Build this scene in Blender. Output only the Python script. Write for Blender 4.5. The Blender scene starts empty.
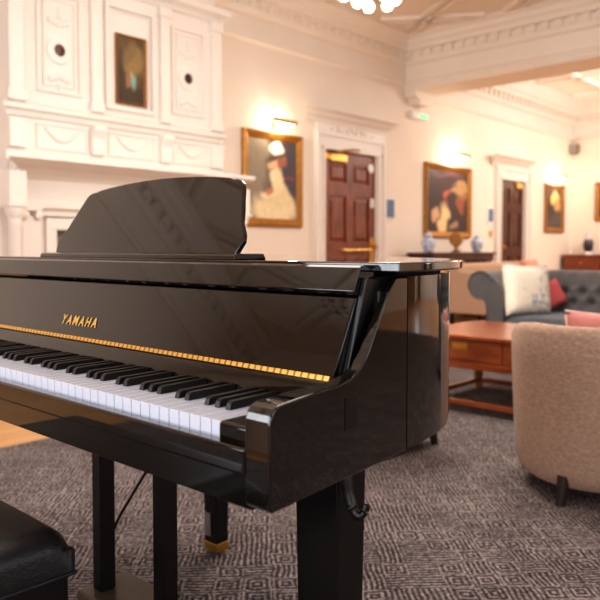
import bpy, bmesh, math, random
from mathutils import Vector, Matrix
random.seed(4)
S = bpy.context.scene
COL = S.collection
PI = math.pi

# ------------------------------------------------------------------ materials
def lin(c):
    return tuple(((v/255)/12.92 if v/255 <= .04045 else ((v/255+.055)/1.055)**2.4) for v in c)

def newmat(name):
    m = bpy.data.materials.new(name); m.use_nodes = True
    nt = m.node_tree
    return m, nt, nt.nodes['Principled BSDF']

def mat(name, rgb, rough=.5, metal=0., coat=0., var=.08, scale=8., bump=0., bscale=60., spec=.5, sheen=0., stretch=(1,1,1)):
    m, nt, b = newmat(name)
    N, L = nt.nodes, nt.links
    c = lin(rgb)
    tc = N.new('ShaderNodeTexCoord'); mp = N.new('ShaderNodeMapping'); mp.inputs['Scale'].default_value = stretch
    L.new(tc.outputs['Object'], mp.inputs['Vector'])
    nz = N.new('ShaderNodeTexNoise'); nz.inputs['Scale'].default_value = scale; nz.inputs['Detail'].default_value = 4
    L.new(mp.outputs[0], nz.inputs['Vector'])
    rp = N.new('ShaderNodeValToRGB')
    rp.color_ramp.elements[0].position = .3; rp.color_ramp.elements[1].position = .7
    rp.color_ramp.elements[0].color = (*[v*(1-var) for v in c], 1)
    rp.color_ramp.elements[1].color = (*[min(1, v*(1+var)) for v in c], 1)
    L.new(nz.outputs['Fac'], rp.inputs[0]); L.new(rp.outputs[0], b.inputs['Base Color'])
    b.inputs['Roughness'].default_value = rough; b.inputs['Metallic'].default_value = metal
    b.inputs['Coat Weight'].default_value = coat; b.inputs['Coat Roughness'].default_value = .03
    b.inputs['Specular IOR Level'].default_value = spec
    if sheen:
        b.inputs['Sheen Weight'].default_value = sheen; b.inputs['Sheen Roughness'].default_value = .5
    if bump:
        n2 = N.new('ShaderNodeTexNoise'); n2.inputs['Scale'].default_value = bscale; n2.inputs['Detail'].default_value = 3
        L.new(mp.outputs[0], n2.inputs['Vector'])
        bp = N.new('ShaderNodeBump'); bp.inputs['Strength'].default_value = bump; bp.inputs['Distance'].default_value = .004
        L.new(n2.outputs['Fac'], bp.inputs['Height']); L.new(bp.outputs[0], b.inputs['Normal'])
    return m

def emis(name, rgb, strength):
    m, nt, b = newmat(name)
    b.inputs['Base Color'].default_value = (*lin(rgb), 1)
    b.inputs['Emission Color'].default_value = (*lin(rgb), 1)
    b.inputs['Emission Strength'].default_value = strength
    return m

class NX:
    """tiny helper to chain math nodes"""
    def __init__(s, nt): s.nt = nt
    def m(s, op, a, b=None, c=None):
        n = s.nt.nodes.new('ShaderNodeMath'); n.operation = op
        for i, v in enumerate((a, b, c)):
            if v is None: continue
            if isinstance(v, (int, float)): n.inputs[i].default_value = v
            else: s.nt.links.new(v, n.inputs[i])
        return n.outputs[0]

def rug_material():
    m, nt, b = newmat('patterned_wool'); N, L = nt.nodes, nt.links; x = NX(nt)
    tc = N.new('ShaderNodeTexCoord')
    wn = N.new('ShaderNodeTexNoise'); wn.inputs['Scale'].default_value = 9; L.new(tc.outputs['Object'], wn.inputs['Vector'])
    va = N.new('ShaderNodeVectorMath'); va.operation = 'MULTIPLY_ADD'
    L.new(wn.outputs['Color'], va.inputs[0]); va.inputs[1].default_value = (.025, .025, 0); L.new(tc.outputs['Object'], va.inputs[2])
    sp = N.new('ShaderNodeSeparateXYZ'); L.new(va.outputs[0], sp.inputs[0])
    C = .082
    u = x.m('MULTIPLY', x.m('ADD', sp.outputs[0], sp.outputs[1]), .7071/C)
    v = x.m('MULTIPLY', x.m('SUBTRACT', sp.outputs[0], sp.outputs[1]), .7071/C)
    iu, iv = x.m('FLOOR', u), x.m('FLOOR', v)
    fu, fv = x.m('ABSOLUTE', x.m('SUBTRACT', x.m('FRACT', u), .5)), x.m('ABSOLUTE', x.m('SUBTRACT', x.m('FRACT', v), .5))
    cb = N.new('ShaderNodeCombineXYZ'); L.new(iu, cb.inputs[0]); L.new(iv, cb.inputs[1])
    wh = N.new('ShaderNodeTexWhiteNoise'); wh.noise_dimensions = '2D'; L.new(cb.outputs[0], wh.inputs['Vector'])
    r = wh.outputs['Value']
    dia = x.m('MAXIMUM', fu, fv)                       # nested lozenges
    sel = x.m('GREATER_THAN', r, .6)
    sel2 = x.m('GREATER_THAN', r, .8)
    strip = x.m('ADD', x.m('MULTIPLY', fu, x.m('SUBTRACT', 1., sel2)), x.m('MULTIPLY', fv, sel2))
    d = x.m('ADD', x.m('MULTIPLY', dia, x.m('SUBTRACT', 1., sel)), x.m('MULTIPLY', strip, sel))
    s = x.m('SINE', x.m('ADD', x.m('MULTIPLY', d, 2*PI*5.0), x.m('MULTIPLY', r, 2.)))
    n1 = N.new('ShaderNodeTexNoise'); n1.inputs['Scale'].default_value = 100; n1.inputs['Detail'].default_value = 3
    L.new(tc.outputs['Object'], n1.inputs['Vector'])
    n2 = N.new('ShaderNodeTexNoise'); n2.inputs['Scale'].default_value = 5; n2.inputs['Detail'].default_value = 4
    L.new(tc.outputs['Object'], n2.inputs['Vector'])
    h = x.m('ADD', x.m('ADD', x.m('MULTIPLY', s, .36), x.m('MULTIPLY', n1.outputs['Fac'], 1.9)), x.m('MULTIPLY', n2.outputs['Fac'], .5))
    h = x.m('MULTIPLY', h, .425)
    rp = N.new('ShaderNodeValToRGB'); e = rp.color_ramp.elements
    e[0].position = .22; e[0].color = (*lin((34, 30, 32)), 1)
    e[1].position = .80; e[1].color = (*lin((172, 160, 156)), 1)
    k = e.new(.5); k.color = (*lin((90, 81, 81)), 1)
    L.new(h, rp.inputs[0]); L.new(rp.outputs[0], b.inputs['Base Color'])
    b.inputs['Roughness'].default_value = .95; b.inputs['Specular IOR Level'].default_value = .1
    bp = N.new('ShaderNodeBump'); bp.inputs['Strength'].default_value = .5; bp.inputs['Distance'].default_value = .006
    L.new(h, bp.inputs['Height']); L.new(bp.outputs[0], b.inputs['Normal'])
    return m

def parquet_material():
    m, nt, b = newmat('oak_boards'); N, L = nt.nodes, nt.links
    tc = N.new('ShaderNodeTexCoord')
    br = N.new('ShaderNodeTexBrick'); br.inputs['Scale'].default_value = 1
    br.inputs['Brick Width'].default_value = 1.4; br.inputs['Row Height'].default_value = .11; br.inputs['Mortar Size'].default_value = .002
    br.inputs['Color1'].default_value = (*lin((206, 148, 84)), 1); br.inputs['Color2'].default_value = (*lin((224, 168, 102)), 1)
    br.inputs['Mortar'].default_value = (*lin((120, 78, 40)), 1)
    L.new(tc.outputs['Object'], br.inputs['Vector'])
    mp = N.new('ShaderNodeMapping'); mp.inputs['Scale'].default_value = (2, 40, 1); L.new(tc.outputs['Object'], mp.inputs[0])
    nz = N.new('ShaderNodeTexNoise'); nz.inputs['Scale'].default_value = 2; nz.inputs['Detail'].default_value = 6; L.new(mp.outputs[0], nz.inputs['Vector'])
    mx = N.new('ShaderNodeMixRGB'); mx.blend_type = 'MULTIPLY'; mx.inputs[0].default_value = .35
    L.new(br.outputs['Color'], mx.inputs[1]); L.new(nz.outputs['Fac'], mx.inputs[2]); L.new(mx.outputs[0], b.inputs['Base Color'])
    b.inputs['Roughness'].default_value = .3
    return m

def wood(name, a, c, rough=.3, stretch=(2, 2, 18), coat=.3):
    m, nt, b = newmat(name); N, L = nt.nodes, nt.links
    tc = N.new('ShaderNodeTexCoord'); mp = N.new('ShaderNodeMapping'); mp.inputs['Scale'].default_value = stretch
    L.new(tc.outputs['Object'], mp.inputs[0])
    nz = N.new('ShaderNodeTexNoise'); nz.inputs['Scale'].default_value = 3; nz.inputs['Detail'].default_value = 7; nz.inputs['Distortion'].default_value = .6
    L.new(mp.outputs[0], nz.inputs['Vector'])
    rp = N.new('ShaderNodeValToRGB'); e = rp.color_ramp.elements
    e[0].position = .32; e[0].color = (*lin(a), 1); e[1].position = .68; e[1].color = (*lin(c), 1)
    L.new(nz.outputs['Fac'], rp.inputs[0]); L.new(rp.outputs[0], b.inputs['Base Color'])
    b.inputs['Roughness'].default_value = rough; b.inputs['Coat Weight'].default_value = coat; b.inputs['Coat Roughness'].default_value = .1
    return m

def weave_material(name, a, c, scale=260, rough=.95):
    m, nt, b = newmat(name); N, L = nt.nodes, nt.links; x = NX(nt)
    tc = N.new('ShaderNodeTexCoord')
    w1 = N.new('ShaderNodeTexWave'); w1.bands_direction = 'Z'; w1.inputs['Scale'].default_value = scale*.35; w1.inputs['Distortion'].default_value = 6; w1.inputs['Detail'].default_value = 3
    mp = N.new('ShaderNodeMapping'); mp.inputs['Scale'].default_value = (26, 26, 95); L.new(tc.outputs['Object'], mp.inputs[0])
    n1 = N.new('ShaderNodeTexNoise'); n1.inputs['Scale'].default_value = 2.2; n1.inputs['Detail'].default_value = 6; L.new(mp.outputs[0], n1.inputs['Vector'])
    n2 = N.new('ShaderNodeTexNoise'); n2.inputs['Scale'].default_value = scale; L.new(tc.outputs['Object'], n2.inputs['Vector'])
    L.new(tc.outputs['Object'], w1.inputs['Vector'])
    h = x.m('ADD', x.m('MULTIPLY', n1.outputs['Fac'], .6), x.m('MULTIPLY', n2.outputs['Fac'], .4))
    rp = N.new('ShaderNodeValToRGB'); e = rp.color_ramp.elements
    e[0].position = .33; e[0].color = (*lin(a), 1); e[1].position = .66; e[1].color = (*lin(c), 1)
    L.new(h, rp.inputs[0]); L.new(rp.outputs[0], b.inputs['Base Color'])
    b.inputs['Roughness'].default_value = rough; b.inputs['Specular IOR Level'].default_value = .15
    b.inputs['Sheen Weight'].default_value = .12
    bp = N.new('ShaderNodeBump'); bp.inputs['Strength'].default_value = .35; bp.inputs['Distance'].default_value = .003
    L.new(h, bp.inputs['Height']); L.new(bp.outputs[0], b.inputs['Normal'])
    return m

def blue_china():
    m, nt, b = newmat('blue_white_china'); N, L = nt.nodes, nt.links
    tc = N.new('ShaderNodeTexCoord')
    vo = N.new('ShaderNodeTexVoronoi'); vo.inputs['Scale'].default_value = 22; L.new(tc.outputs['Object'], vo.inputs['Vector'])
    rp = N.new('ShaderNodeValToRGB'); e = rp.color_ramp.elements
    e[0].position = .25; e[0].color = (*lin((92, 116, 176)), 1); e[1].position = .5; e[1].color = (*lin((214, 218, 230)), 1)
    L.new(vo.outputs['Distance'], rp.inputs[0]); L.new(rp.outputs[0], b.inputs['Base Color'])
    b.inputs['Roughness'].default_value = .15
    return m

def print_fabric():
    m, nt, b = newmat('blue_print_linen'); N, L = nt.nodes, nt.links; x = NX(nt)
    tc = N.new('ShaderNodeTexCoord')
    sp = N.new('ShaderNodeSeparateXYZ'); L.new(tc.outputs['Object'], sp.inputs[0])
    nz = N.new('ShaderNodeTexNoise'); nz.inputs['Scale'].default_value = 34; nz.inputs['Detail'].default_value = 5; nz.inputs['Distortion'].default_value = 1.0
    L.new(tc.outputs['Object'], nz.inputs['Vector'])
    # one flower splash low in the middle, a busier band on the far third
    dx = x.m('SUBTRACT', sp.outputs[0], .02); dz = x.m('SUBTRACT', sp.outputs[2], -.09)
    dist = x.m('SQRT', x.m('ADD', x.m('MULTIPLY', dx, dx), x.m('MULTIPLY', dz, dz)))
    fl = x.m('MULTIPLY', x.m('SUBTRACT', 1., x.m('MINIMUM', x.m('MULTIPLY', dist, 10.), 1.)), .28)
    band = x.m('MULTIPLY', x.m('GREATER_THAN', sp.outputs[0], .065), .13)
    edge = x.m('MULTIPLY', x.m('GREATER_THAN', x.m('ABSOLUTE', sp.outputs[2]), .165), .11)
    h = x.m('ADD', x.m('ADD', nz.outputs['Fac'], fl), x.m('ADD', band, edge))
    rp = N.new('ShaderNodeValToRGB'); e = rp.color_ramp.elements
    e[0].position = .58; e[0].color = (*lin((240, 226, 206)), 1); e[1].position = .88; e[1].color = (*lin((110, 126, 156)), 1)
    L.new(h, rp.inputs[0]); L.new(rp.outputs[0], b.inputs['Base Color'])
    b.inputs['Roughness'].default_value = .9
    return m

def attr_material():
    m, nt, b = newmat('painted_canvas')
    a = nt.nodes.new('ShaderNodeAttribute'); a.attribute_name = 'paint'
    nt.links.new(a.outputs['Color'], b.inputs['Base Color']); b.inputs['Roughness'].default_value = .45
    return m

def marble():
    m, nt, b = newmat('green_marble'); N, L = nt.nodes, nt.links
    tc = N.new('ShaderNodeTexCoord')
    nz = N.new('ShaderNodeTexNoise'); nz.inputs['Scale'].default_value = 14; nz.inputs['Detail'].default_value = 8; nz.inputs['Distortion'].default_value = 2
    L.new(tc.outputs['Object'], nz.inputs['Vector'])
    rp = N.new('ShaderNodeValToRGB'); e = rp.color_ramp.elements
    e[0].position = .35; e[0].color = (*lin((74, 72, 60)), 1); e[1].position = .7; e[1].color = (*lin((150, 148, 128)), 1)
    L.new(nz.outputs['Fac'], rp.inputs[0]); L.new(rp.outputs[0], b.inputs['Base Color']); b.inputs['Roughness'].default_value = .2
    return m

def hinge_material():
    m, nt, b = newmat('brass_hinge'); N, L = nt.nodes, nt.links
    tc = N.new('ShaderNodeTexCoord')
    w = N.new('ShaderNodeTexWave'); w.bands_direction = 'Y'; w.inputs['Scale'].default_value = 22; L.new(tc.outputs['Object'], w.inputs['Vector'])
    rp = N.new('ShaderNodeValToRGB'); e = rp.color_ramp.elements
    e[0].position = .12; e[0].color = (*lin((160, 112, 46)), 1); e[1].position = .3; e[1].color = (*lin((240, 190, 104)), 1)
    L.new(w.outputs['Fac'], rp.inputs[0]); L.new(rp.outputs[0], b.inputs['Base Color'])
    b.inputs['Metallic'].default_value = .85; b.inputs['Roughness'].default_value = .28
    return m

M = dict(
    wall=mat('cream_plaster', (236, 222, 208), .8, var=.02, scale=2),
    white=mat('white_paintwork', (230, 220, 211), .45, var=.02, scale=3),
    frieze=mat('ivory_plaster', (242, 230, 217), .7, var=.02, scale=3),
    ceil=mat('ceiling_plaster', (240, 226, 212), .8, var=.03, scale=3),
    ceil_lit=mat('lit_ceiling_plaster', (250, 243, 234), .8, var=.02, scale=3),  # far ceiling colour whitened to carry the bright lamplight on it
    black=mat('polished_ebony', (19, 15, 12), .03, coat=.6, var=.15, scale=2),
    satin=mat('satin_black', (13, 12, 12), .32, var=.2, scale=8),
    legs=mat('black_leg_lacquer', (13, 11, 10), .26, var=.15, scale=6),
    matte=mat('black_felt', (8, 8, 8), .8, var=.2, scale=30),
    ivory=mat('white_key_resin', (206, 208, 220), .22, var=.01, scale=4),
    ebony=mat('black_key_resin', (22, 20, 20), .38, var=.15, scale=20),
    gold=mat('gilt_lettering', (240, 198, 118), .35, metal=.6, var=.08, scale=40),
    hinge=hinge_material(),
    brass=mat('aged_brass', (196, 150, 76), .3, metal=.9, var=.1, scale=20),
    ped=mat('pedal_box_lacquer', (92, 78, 62), .35, var=.1, scale=6),
    leather=mat('black_leather', (22, 22, 26), .38, var=.2, scale=12, bump=.25, bscale=220),
    rug=rug_material(), floor=parquet_material(),
    cherry=wood('cherry_wood', (122, 58, 28), (166, 88, 46), .28, (16, 2, 8)),
    cherrydark=wood('dark_cherry_wood', (90, 40, 20), (126, 62, 32), .35, (4, 4, 12)),
    mahog=wood('mahogany', (84, 36, 17), (148, 74, 38), .42, (14, 14, 1.6), .08),
    mahogdark=wood('dark_mahogany', (50, 24, 15), (92, 46, 28), .4, (14, 14, 1.6), .1),
    darkwood=wood('espresso_wood', (26, 18, 15), (46, 32, 26), .4, (10, 10, 2)),
    beige=weave_material('oatmeal_weave', (152, 122, 104), (200, 170, 150)),
    beige2=weave_material('tan_upholstery', (190, 160, 136), (204, 174, 150)),
    grey=mat('slate_velvet', (84, 80, 79), .85, var=.12, scale=10, sheen=.25, bump=.2, bscale=120),
    greyd=mat('slate_velvet_seat', (70, 74, 82), .85, var=.12, scale=10, sheen=.25),
    pink=mat('dusty_pink_cloth', (198, 128, 120), .9, var=.06, scale=14, sheen=.2),
    pipe=mat('pale_piping_cloth', (226, 190, 176), .9, var=.05, scale=20),
    coral=mat('coral_cloth', (208, 146, 120), .9, var=.06, scale=14),
    red=mat('rose_cloth', (196, 92, 92), .9, var=.08, scale=14),
    print=print_fabric(), china=blue_china(), paint=attr_material(), marble=marble(),
    gilt=mat('gilded_frame', (166, 116, 50), .4, metal=.45, var=.2, scale=30, bump=.4, bscale=70),
    giltd=mat('dull_gilded_frame', (150, 102, 48), .45, metal=.4, var=.2, scale=30, bump=.4, bscale=70),
    plaque=mat('slate_blue_plaque', (88, 112, 148), .5, var=.1, scale=20),
    green=emis('green_exit_panel', (120, 210, 160), .8),
    glow=emis('lamp_glass', (255, 232, 204), 9.),
    paper=mat('white_plastic', (240, 236, 230), .5, var=.02),
    soot=mat('sooty_iron', (26, 24, 22), .8, var=.3, scale=12),
    dial=mat('pale_gilt_dial', (206, 176, 126), .4, var=.1),
    stone=mat('hearth_stone', (180, 170, 156), .6, var=.1, scale=12),
    steel=mat('brushed_nickel', (170, 168, 165), .3, metal=.9, var=.05),
    curtain=mat('damask_curtain', (150, 118, 88), .8, var=.5, scale=7, stretch=(1, 1, .8)),
    sky=emis('daylit_pane', (235, 240, 255), 1.0),
    grille=mat('speaker_cloth', (120, 112, 104), .9, var=.2, scale=60),
    dark_china=mat('dark_patterned_china', (66, 60, 58), .25, var=.6, scale=26),
)

# ------------------------------------------------------------------ mesh helpers
def box(bm, x0, x1, y0, y1, z0, z1, mtx=None):
    vs = [bm.verts.new(Vector(p)) for p in ((x0,y0,z0),(x1,y0,z0),(x1,y1,z0),(x0,y1,z0),(x0,y0,z1),(x1,y0,z1),(x1,y1,z1),(x0,y1,z1))]
    if mtx: 
        for v in vs: v.co = mtx @ v.co
    for f in ((3,2,1,0),(4,5,6,7),(0,1,5,4),(1,2,6,5),(2,3,7,6),(3,0,4,7)):
        bm.faces.new([vs[i] for i in f])
    return vs

def loft(bm, rings, caps=True, closed=True):
    """rings: lists of points, same length"""
    R = [[bm.verts.new(Vector(p)) for p in r] for r in rings]
    n = len(R[0])
    for a, b in zip(R, R[1:]):
        for i in range(n if closed else n-1):
            j = (i+1) % n
            bm.faces.new((a[i], a[j], b[j], b[i]))
    if caps and closed:
        bm.faces.new(list(reversed(R[0]))); bm.faces.new(R[-1])
    return R

def prism(bm, pts, lo, hi, axis='z'):
    def P(p, h):
        return (p[0], p[1], h) if axis == 'z' else ((p[0], h, p[1]) if axis == 'y' else (h, p[0], p[1]))
    loft(bm, [[P(p, lo) for p in pts], [P(p, hi) for p in pts]])

def lathe(bm, prof, c=(0,0,0), seg=24, axis='z'):
    rings = []
    for r, h in prof:
        ring = []
        for k in range(seg):
            a = 2*PI*k/seg; ca, sa = math.cos(a)*max(r,1e-4), math.sin(a)*max(r,1e-4)
            if axis == 'z': ring.append((c[0]+ca, c[1]+sa, c[2]+h))
            elif axis == 'y': ring.append((c[0]+ca, c[1]+h, c[2]+sa))
            else: ring.append((c[0]+h, c[1]+ca, c[2]+sa))
        rings.append(ring)
    loft(bm, rings)

def tube(bm, path, r, seg=10):
    path = [Vector(p) for p in path]
    rings = []
    for i, p in enumerate(path):
        t = (path[min(i+1, len(path)-1)] - path[max(i-1, 0)]).normalized()
        up = Vector((0,0,1)) if abs(t.z) < .9 else Vector((1,0,0))
        a = t.cross(up).normalized(); b = t.cross(a).normalized()
        rr = r[i] if isinstance(r, (list, tuple)) else r
        rings.append([p + a*rr*math.cos(2*PI*k/seg) + b*rr*math.sin(2*PI*k/seg) for k in range(seg)])
    loft(bm, rings)

def ball(bm, c, r, sx=1, sy=1, sz=1, u=16, v=10):
    bmesh.ops.create_uvsphere(bm, u_segments=u, v_segments=v, radius=r, matrix=Matrix.Translation(c) @ Matrix.Diagonal((sx, sy, sz, 1)))

def taper(bm, c0, h0, c1, h1, z0, z1):
    """square-section tapered post: centre/half sizes at z0 and z1"""
    r = lambda c, h, z: [(c[0]-h[0], c[1]-h[1], z), (c[0]+h[0], c[1]-h[1], z), (c[0]+h[0], c[1]+h[1], z), (c[0]-h[0], c[1]+h[1], z)]
    loft(bm, [r(c0, h0, z0), r(c1, h1, z1)])

def cat(pts, n=4, closed=False):
    out = []
    N = len(pts)
    g = lambda i: Vector(pts[i % N]) if closed else Vector(pts[max(0, min(N-1, i))])
    for i in range(N if closed else N-1):
        p0, p1, p2, p3 = g(i-1), g(i), g(i+1), g(i+2)
        for k in range(n):
            t = k/n
            out.append(.5*((2*p1)+(-p0+p2)*t+(2*p0-5*p1+4*p2-p3)*t*t+(-p0+3*p1-3*p2+p3)*t**3))
    if not closed: out.append(g(N-1))
    return out

def B(): return bmesh.new()

def finish(name, bm, m, parent=None, bevel=0, segs=2, sub=0, sharp=35, world=False, smooth=True):
    if world and parent is not None:
        bmesh.ops.transform(bm, matrix=parent.matrix_basis.inverted(), verts=bm.verts)
    bmesh.ops.recalc_face_normals(bm, faces=bm.faces)
    me = bpy.data.meshes.new(name); bm.to_mesh(me); bm.free()
    if smooth:
        me.shade_smooth(); me.set_sharp_from_angle(angle=math.radians(sharp))
    mats = m if isinstance(m, (list, tuple)) else [m]
    for k in mats: me.materials.append(k)
    o = bpy.data.objects.new(name, me); COL.objects.link(o)
    if parent is not None: o.parent = parent
    if bevel:
        md = o.modifiers.new('edge', 'BEVEL'); md.width = bevel; md.segments = segs; md.limit_method = 'ANGLE'; md.angle_limit = math.radians(38); md.harden_normals = True
    if sub:
        md = o.modifiers.new('round', 'SUBSURF'); md.levels = sub; md.render_levels = sub
    return o

def tag(o, label, catg, group=None):
    o['label'] = label; o['category'] = catg
    if group: o['group'] = group
    return o

def thing(name, label, catg, loc=(0,0,0), rz=0, group=None):
    o = bpy.data.objects.new(name, None); COL.objects.link(o)
    o.empty_display_size = .1
    o.matrix_basis = Matrix.Translation(loc) @ Matrix.Rotation(rz, 4, 'Z')
    return tag(o, label, catg, group)

def struct(name, bm, m, parent=None, label=None, **k):
    o = finish(name, bm, m, parent, **k)
    if parent is None: o['kind'] = 'structure'
    if label: o['label'] = label
    return o

def dup(root, loc, rz, label, group=None):
    r = root.copy(); COL.objects.link(r); r.matrix_basis = Matrix.Translation(loc) @ Matrix.Rotation(rz, 4, 'Z')
    r['label'] = label
    if group: r['group'] = group
    for ch in list(root.children):
        c = ch.copy(); COL.objects.link(c); c.parent = r
        for g in ch.children:
            d = g.copy(); COL.objects.link(d); d.parent = c
    return r

# ------------------------------------------------------------------ camera (photograph's eye point)
H = .965; F_PX = 715.; YAW = math.radians(42.7); PITCH = math.radians(2.5)
cam = bpy.data.cameras.new('camera'); co = bpy.data.objects.new('camera', cam); COL.objects.link(co); S.camera = co
co.location = (0, 0, H)
fw = Vector((math.cos(YAW)*math.cos(PITCH), math.sin(YAW)*math.cos(PITCH), -math.sin(PITCH)))
co.rotation_euler = fw.to_track_quat('-Z', 'Y').to_euler()
cam.sensor_width = 36; cam.sensor_fit = 'HORIZONTAL'; cam.lens = 36*F_PX/600; cam.shift_y = -20/600
cam.clip_start = .02
cam.dof.use_dof = True; cam.dof.focus_distance = 1.27; cam.dof.aperture_fstop = 5.0; cam.dof.aperture_blades = 9

# ------------------------------------------------------------------ room shell
WY, WX, CZ = 5.35, 13.25, 3.63
XL, YF = -2.6, -3.2
bm = B(); box(bm, XL, WX, YF, WY, -.1, 0); struct('floor', bm, M['floor'], label='honey oak board floor around the rug')
D1 = (6.18, 7.19, 2.10); D2 = (10.43, 11.28, 2.06)
bm = B()
for x0, x1 in ((XL-.15, D1[0]), (D1[1], D2[0]), (D2[1], WX+.15)): box(bm, x0, x1, WY, WY+.15, 0, CZ+.1)
for d in (D1, D2): box(bm, d[0], d[1], WY, WY+.15, d[2], CZ+.1)
struct('wall_back', bm, M['wall'], smooth=False)
bm = B(); box(bm, WX, WX+.15, YF-.15, WY, 0, CZ+.1); struct('wall_right', bm, M['wall'])
WINS = [('x', -2.3, -.9), ('x', .1, 1.5), ('x', 2.5, 3.9), ('y', 1.6, 3.0), ('y', 11.7, 12.9)]
def win_wall(name, ax, lo, hi):
    W = [(a, b_) for k, a, b_ in WINS if k == ax]
    def bx_(bm, a, b_, o0, o1, z0, z1):
        if ax == 'y': box(bm, a, b_, YF-o1, YF-o0, z0, z1)
        else: box(bm, XL-o1, XL-o0, a, b_, z0, z1)
    bm = B(); c = lo
    for a, b_ in W:
        bx_(bm, c, a, 0, .15, 0, CZ+.1); bx_(bm, a, b_, 0, .15, 0, .7); bx_(bm, a, b_, 0, .15, 2.9, CZ+.1); c = b_
    bx_(bm, c, hi, 0, .15, 0, CZ+.1)
    struct(name, bm, M['wall'], smooth=False)
    for a, b_ in W:
        bm = B(); bx_(bm, a, b_, .12, .14, .7, 2.9); win_wall.n += 1; w = struct('window_%d' % win_wall.n, bm, M['sky'])
        bm = B(); m_ = (a+b_)/2
        bx_(bm, a-.08, b_+.08, -.03, .02, .62, .7); bx_(bm, a-.08, a, -.03, 0, .7, 2.9); bx_(bm, b_, b_+.08, -.03, 0, .7, 2.9); bx_(bm, a-.08, b_+.08, -.03, 0, 2.9, 3.)
        bx_(bm, m_-.025, m_+.025, .06, .11, .7, 2.9); bx_(bm, a, m_-.025, .06, .11, 1.75, 1.8); bx_(bm, m_+.025, b_, .06, .11, 1.75, 1.8)
        finish('window_frame', bm, M['white'], w)
        for e, sg in ((a, -1), (b_, 1)):
            bm = B(); rows = []
            for z in (.03, 1.5, 3.1):
                pts = []
                for k in range(41):
                    t_ = e + sg*(.48*k/40-.02); o = .10+.04*math.sin(k*1.25)
                    pts.append((t_, YF+o, z) if ax == 'y' else (XL+o, t_, z))
                rows.append(pts)
            loft(bm, rows, closed=False); finish('curtain', bm, M['curtain'], w, sharp=80)
win_wall.n = 0
win_wall('wall_left', 'x', YF-.15, WY)
win_wall('wall_front', 'y', XL, WX)
# ceiling with strapwork ribs
bm = B(); box(bm, XL, 8.05, YF, WY, CZ, CZ+.1); ceil = struct('ceiling', bm, M['ceil'])
bm = B(); box(bm, 8.05, WX, YF, WY, CZ, CZ+.1); ceil2 = struct('ceiling', bm, M['ceil_lit'], label='ceiling of the far room, lamplight put into its pale colour')
bm = B()
def rib(p, q, w=.05, h=.03, z=CZ):
    p, q = Vector((*p, 0)), Vector((*q, 0)); d = (q-p).normalized(); n = Vector((-d.y, d.x, 0))*w/2
    r = [[(a+n*s).to_tuple()[:2] for s in (-1, 1)] for a in (p, q)]
    pts = [r[0][0], r[1][0], r[1][1], r[0][1]]
    prism(bm, pts, z-h, z+.002)
ang = math.radians(56)
for sgn in (1, -1):
    d = Vector((math.cos(ang), sgn*math.sin(ang)))
    for k in range(-9, 16):
        # line through (k*.95, 2.5) clipped to y 0..5
        x0 = k*.95
        for off in (-.07, .07):
            p, q = (x0+off + d.x/d.y*(-2.9-2.5), -2.9), (x0+off + d.x/d.y*(5.0-2.5), 5.0)
            # clip in x
            P, Q = Vector(p), Vector(q)
            def clip(P, Q, lo, hi):
                t0, t1 = 0, 1; dx = Q.x-P.x
                ta, tb = (lo-P.x)/dx, (hi-P.x)/dx
                if ta > tb: ta, tb = tb, ta
                t0, t1 = max(t0, ta), min(t1, tb)
                return (P+(Q-P)*t0, P+(Q-P)*t1) if t1 > t0 else None
            c = clip(P, Q, XL+.3, 7.45)
            if c: rib(c[0], c[1], .05, .04)
finish('ceiling_strapwork', bm, M['ceil'], ceil, smooth=False)
bm = B()
for y in (-2.0, -.4, 1.2, 2.8, 4.4): rib((8.7, y), (12.9, y), .09, .05)
for x in (9.6, 11.1, 12.4): rib((x, -2.8), (x, 5.), .09, .05)
finish('ceiling_ribs', bm, M['ceil_lit'], ceil2, smooth=False)

# cornice: profile (out from wall, height)
CP = [(0,3.05),(.03,3.05),(.05,3.075),(.035,3.10),(.012,3.11),(.012,3.30),(.05,3.32),(.07,3.36),(.07,3.45),(.15,3.455),(.16,3.50),(.20,3.53),(.22,3.57),(.28,3.60),(.28,3.63),(0,3.63)]
def cornice(name, p, q, out, m, dz=0, dent=True, mitre=(0,0)):
    """p,q 2-D ends along the wall, out = 2-D unit normal into room"""
    p, q, n = Vector(p), Vector(q), Vector(out); d = (q-p).normalized()
    bm = B()
    rings = []
    for a, s in ((p, mitre[0]), (q, -mitre[1])):
        rings.append([(a.x+n.x*o+d.x*s*o, a.y+n.y*o+d.y*s*o, min(CZ, z+dz) if z < 3.6 else z) for o, z in CP])
    loft(bm, rings)
    if dent:
        Ld = (q-p).length; k = 0
        while k*.15+.1 < Ld-.05:
            a = p + d*(k*.15+.06); b_ = a + d*.085
            pts = [(a+n*.06).to_tuple(), (b_+n*.06).to_tuple(), (b_+n*.105).to_tuple(), (a+n*.105).to_tuple()]
            prism(bm, pts, 3.375+dz, 3.452+dz); k += 1
    return struct(name, bm, m, sharp=20)
cornice('trim_1', (XL, WY), (7.78, WY), (0, -1), M['frieze'])
cornice('trim_2', (7.78, WY-.02), (7.78, YF), (-1, 0), M['frieze'], dz=.0)
cornice('trim_3', (8.33, WY), (WX, WY), (0, -1), M['white'], dz=-.09)
cornice('trim_4', (WX, WY), (WX, YF), (-1, 0), M['white'], dz=-.09)
# beam between the two rooms with corbels
bm = B(); box(bm, 7.78, 8.33, YF, WY, 3.0, CZ)
box(bm, 7.76, 8.35, YF, WY, 3.02, 3.05)
beam = struct('trim_5', bm, M['frieze'], label='deep plaster beam dividing the two rooms', smooth=False)
bm = B()
prism(bm, [(7.80, 3.0), (8.31, 3.0), (8.31, 2.93), (8.24, 2.90), (8.2, 2.84), (7.92, 2.84), (7.88, 2.90), (7.80, 2.93)], WY-.16, WY, 'y')
finish('corbel', bm, M['frieze'], beam)
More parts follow.
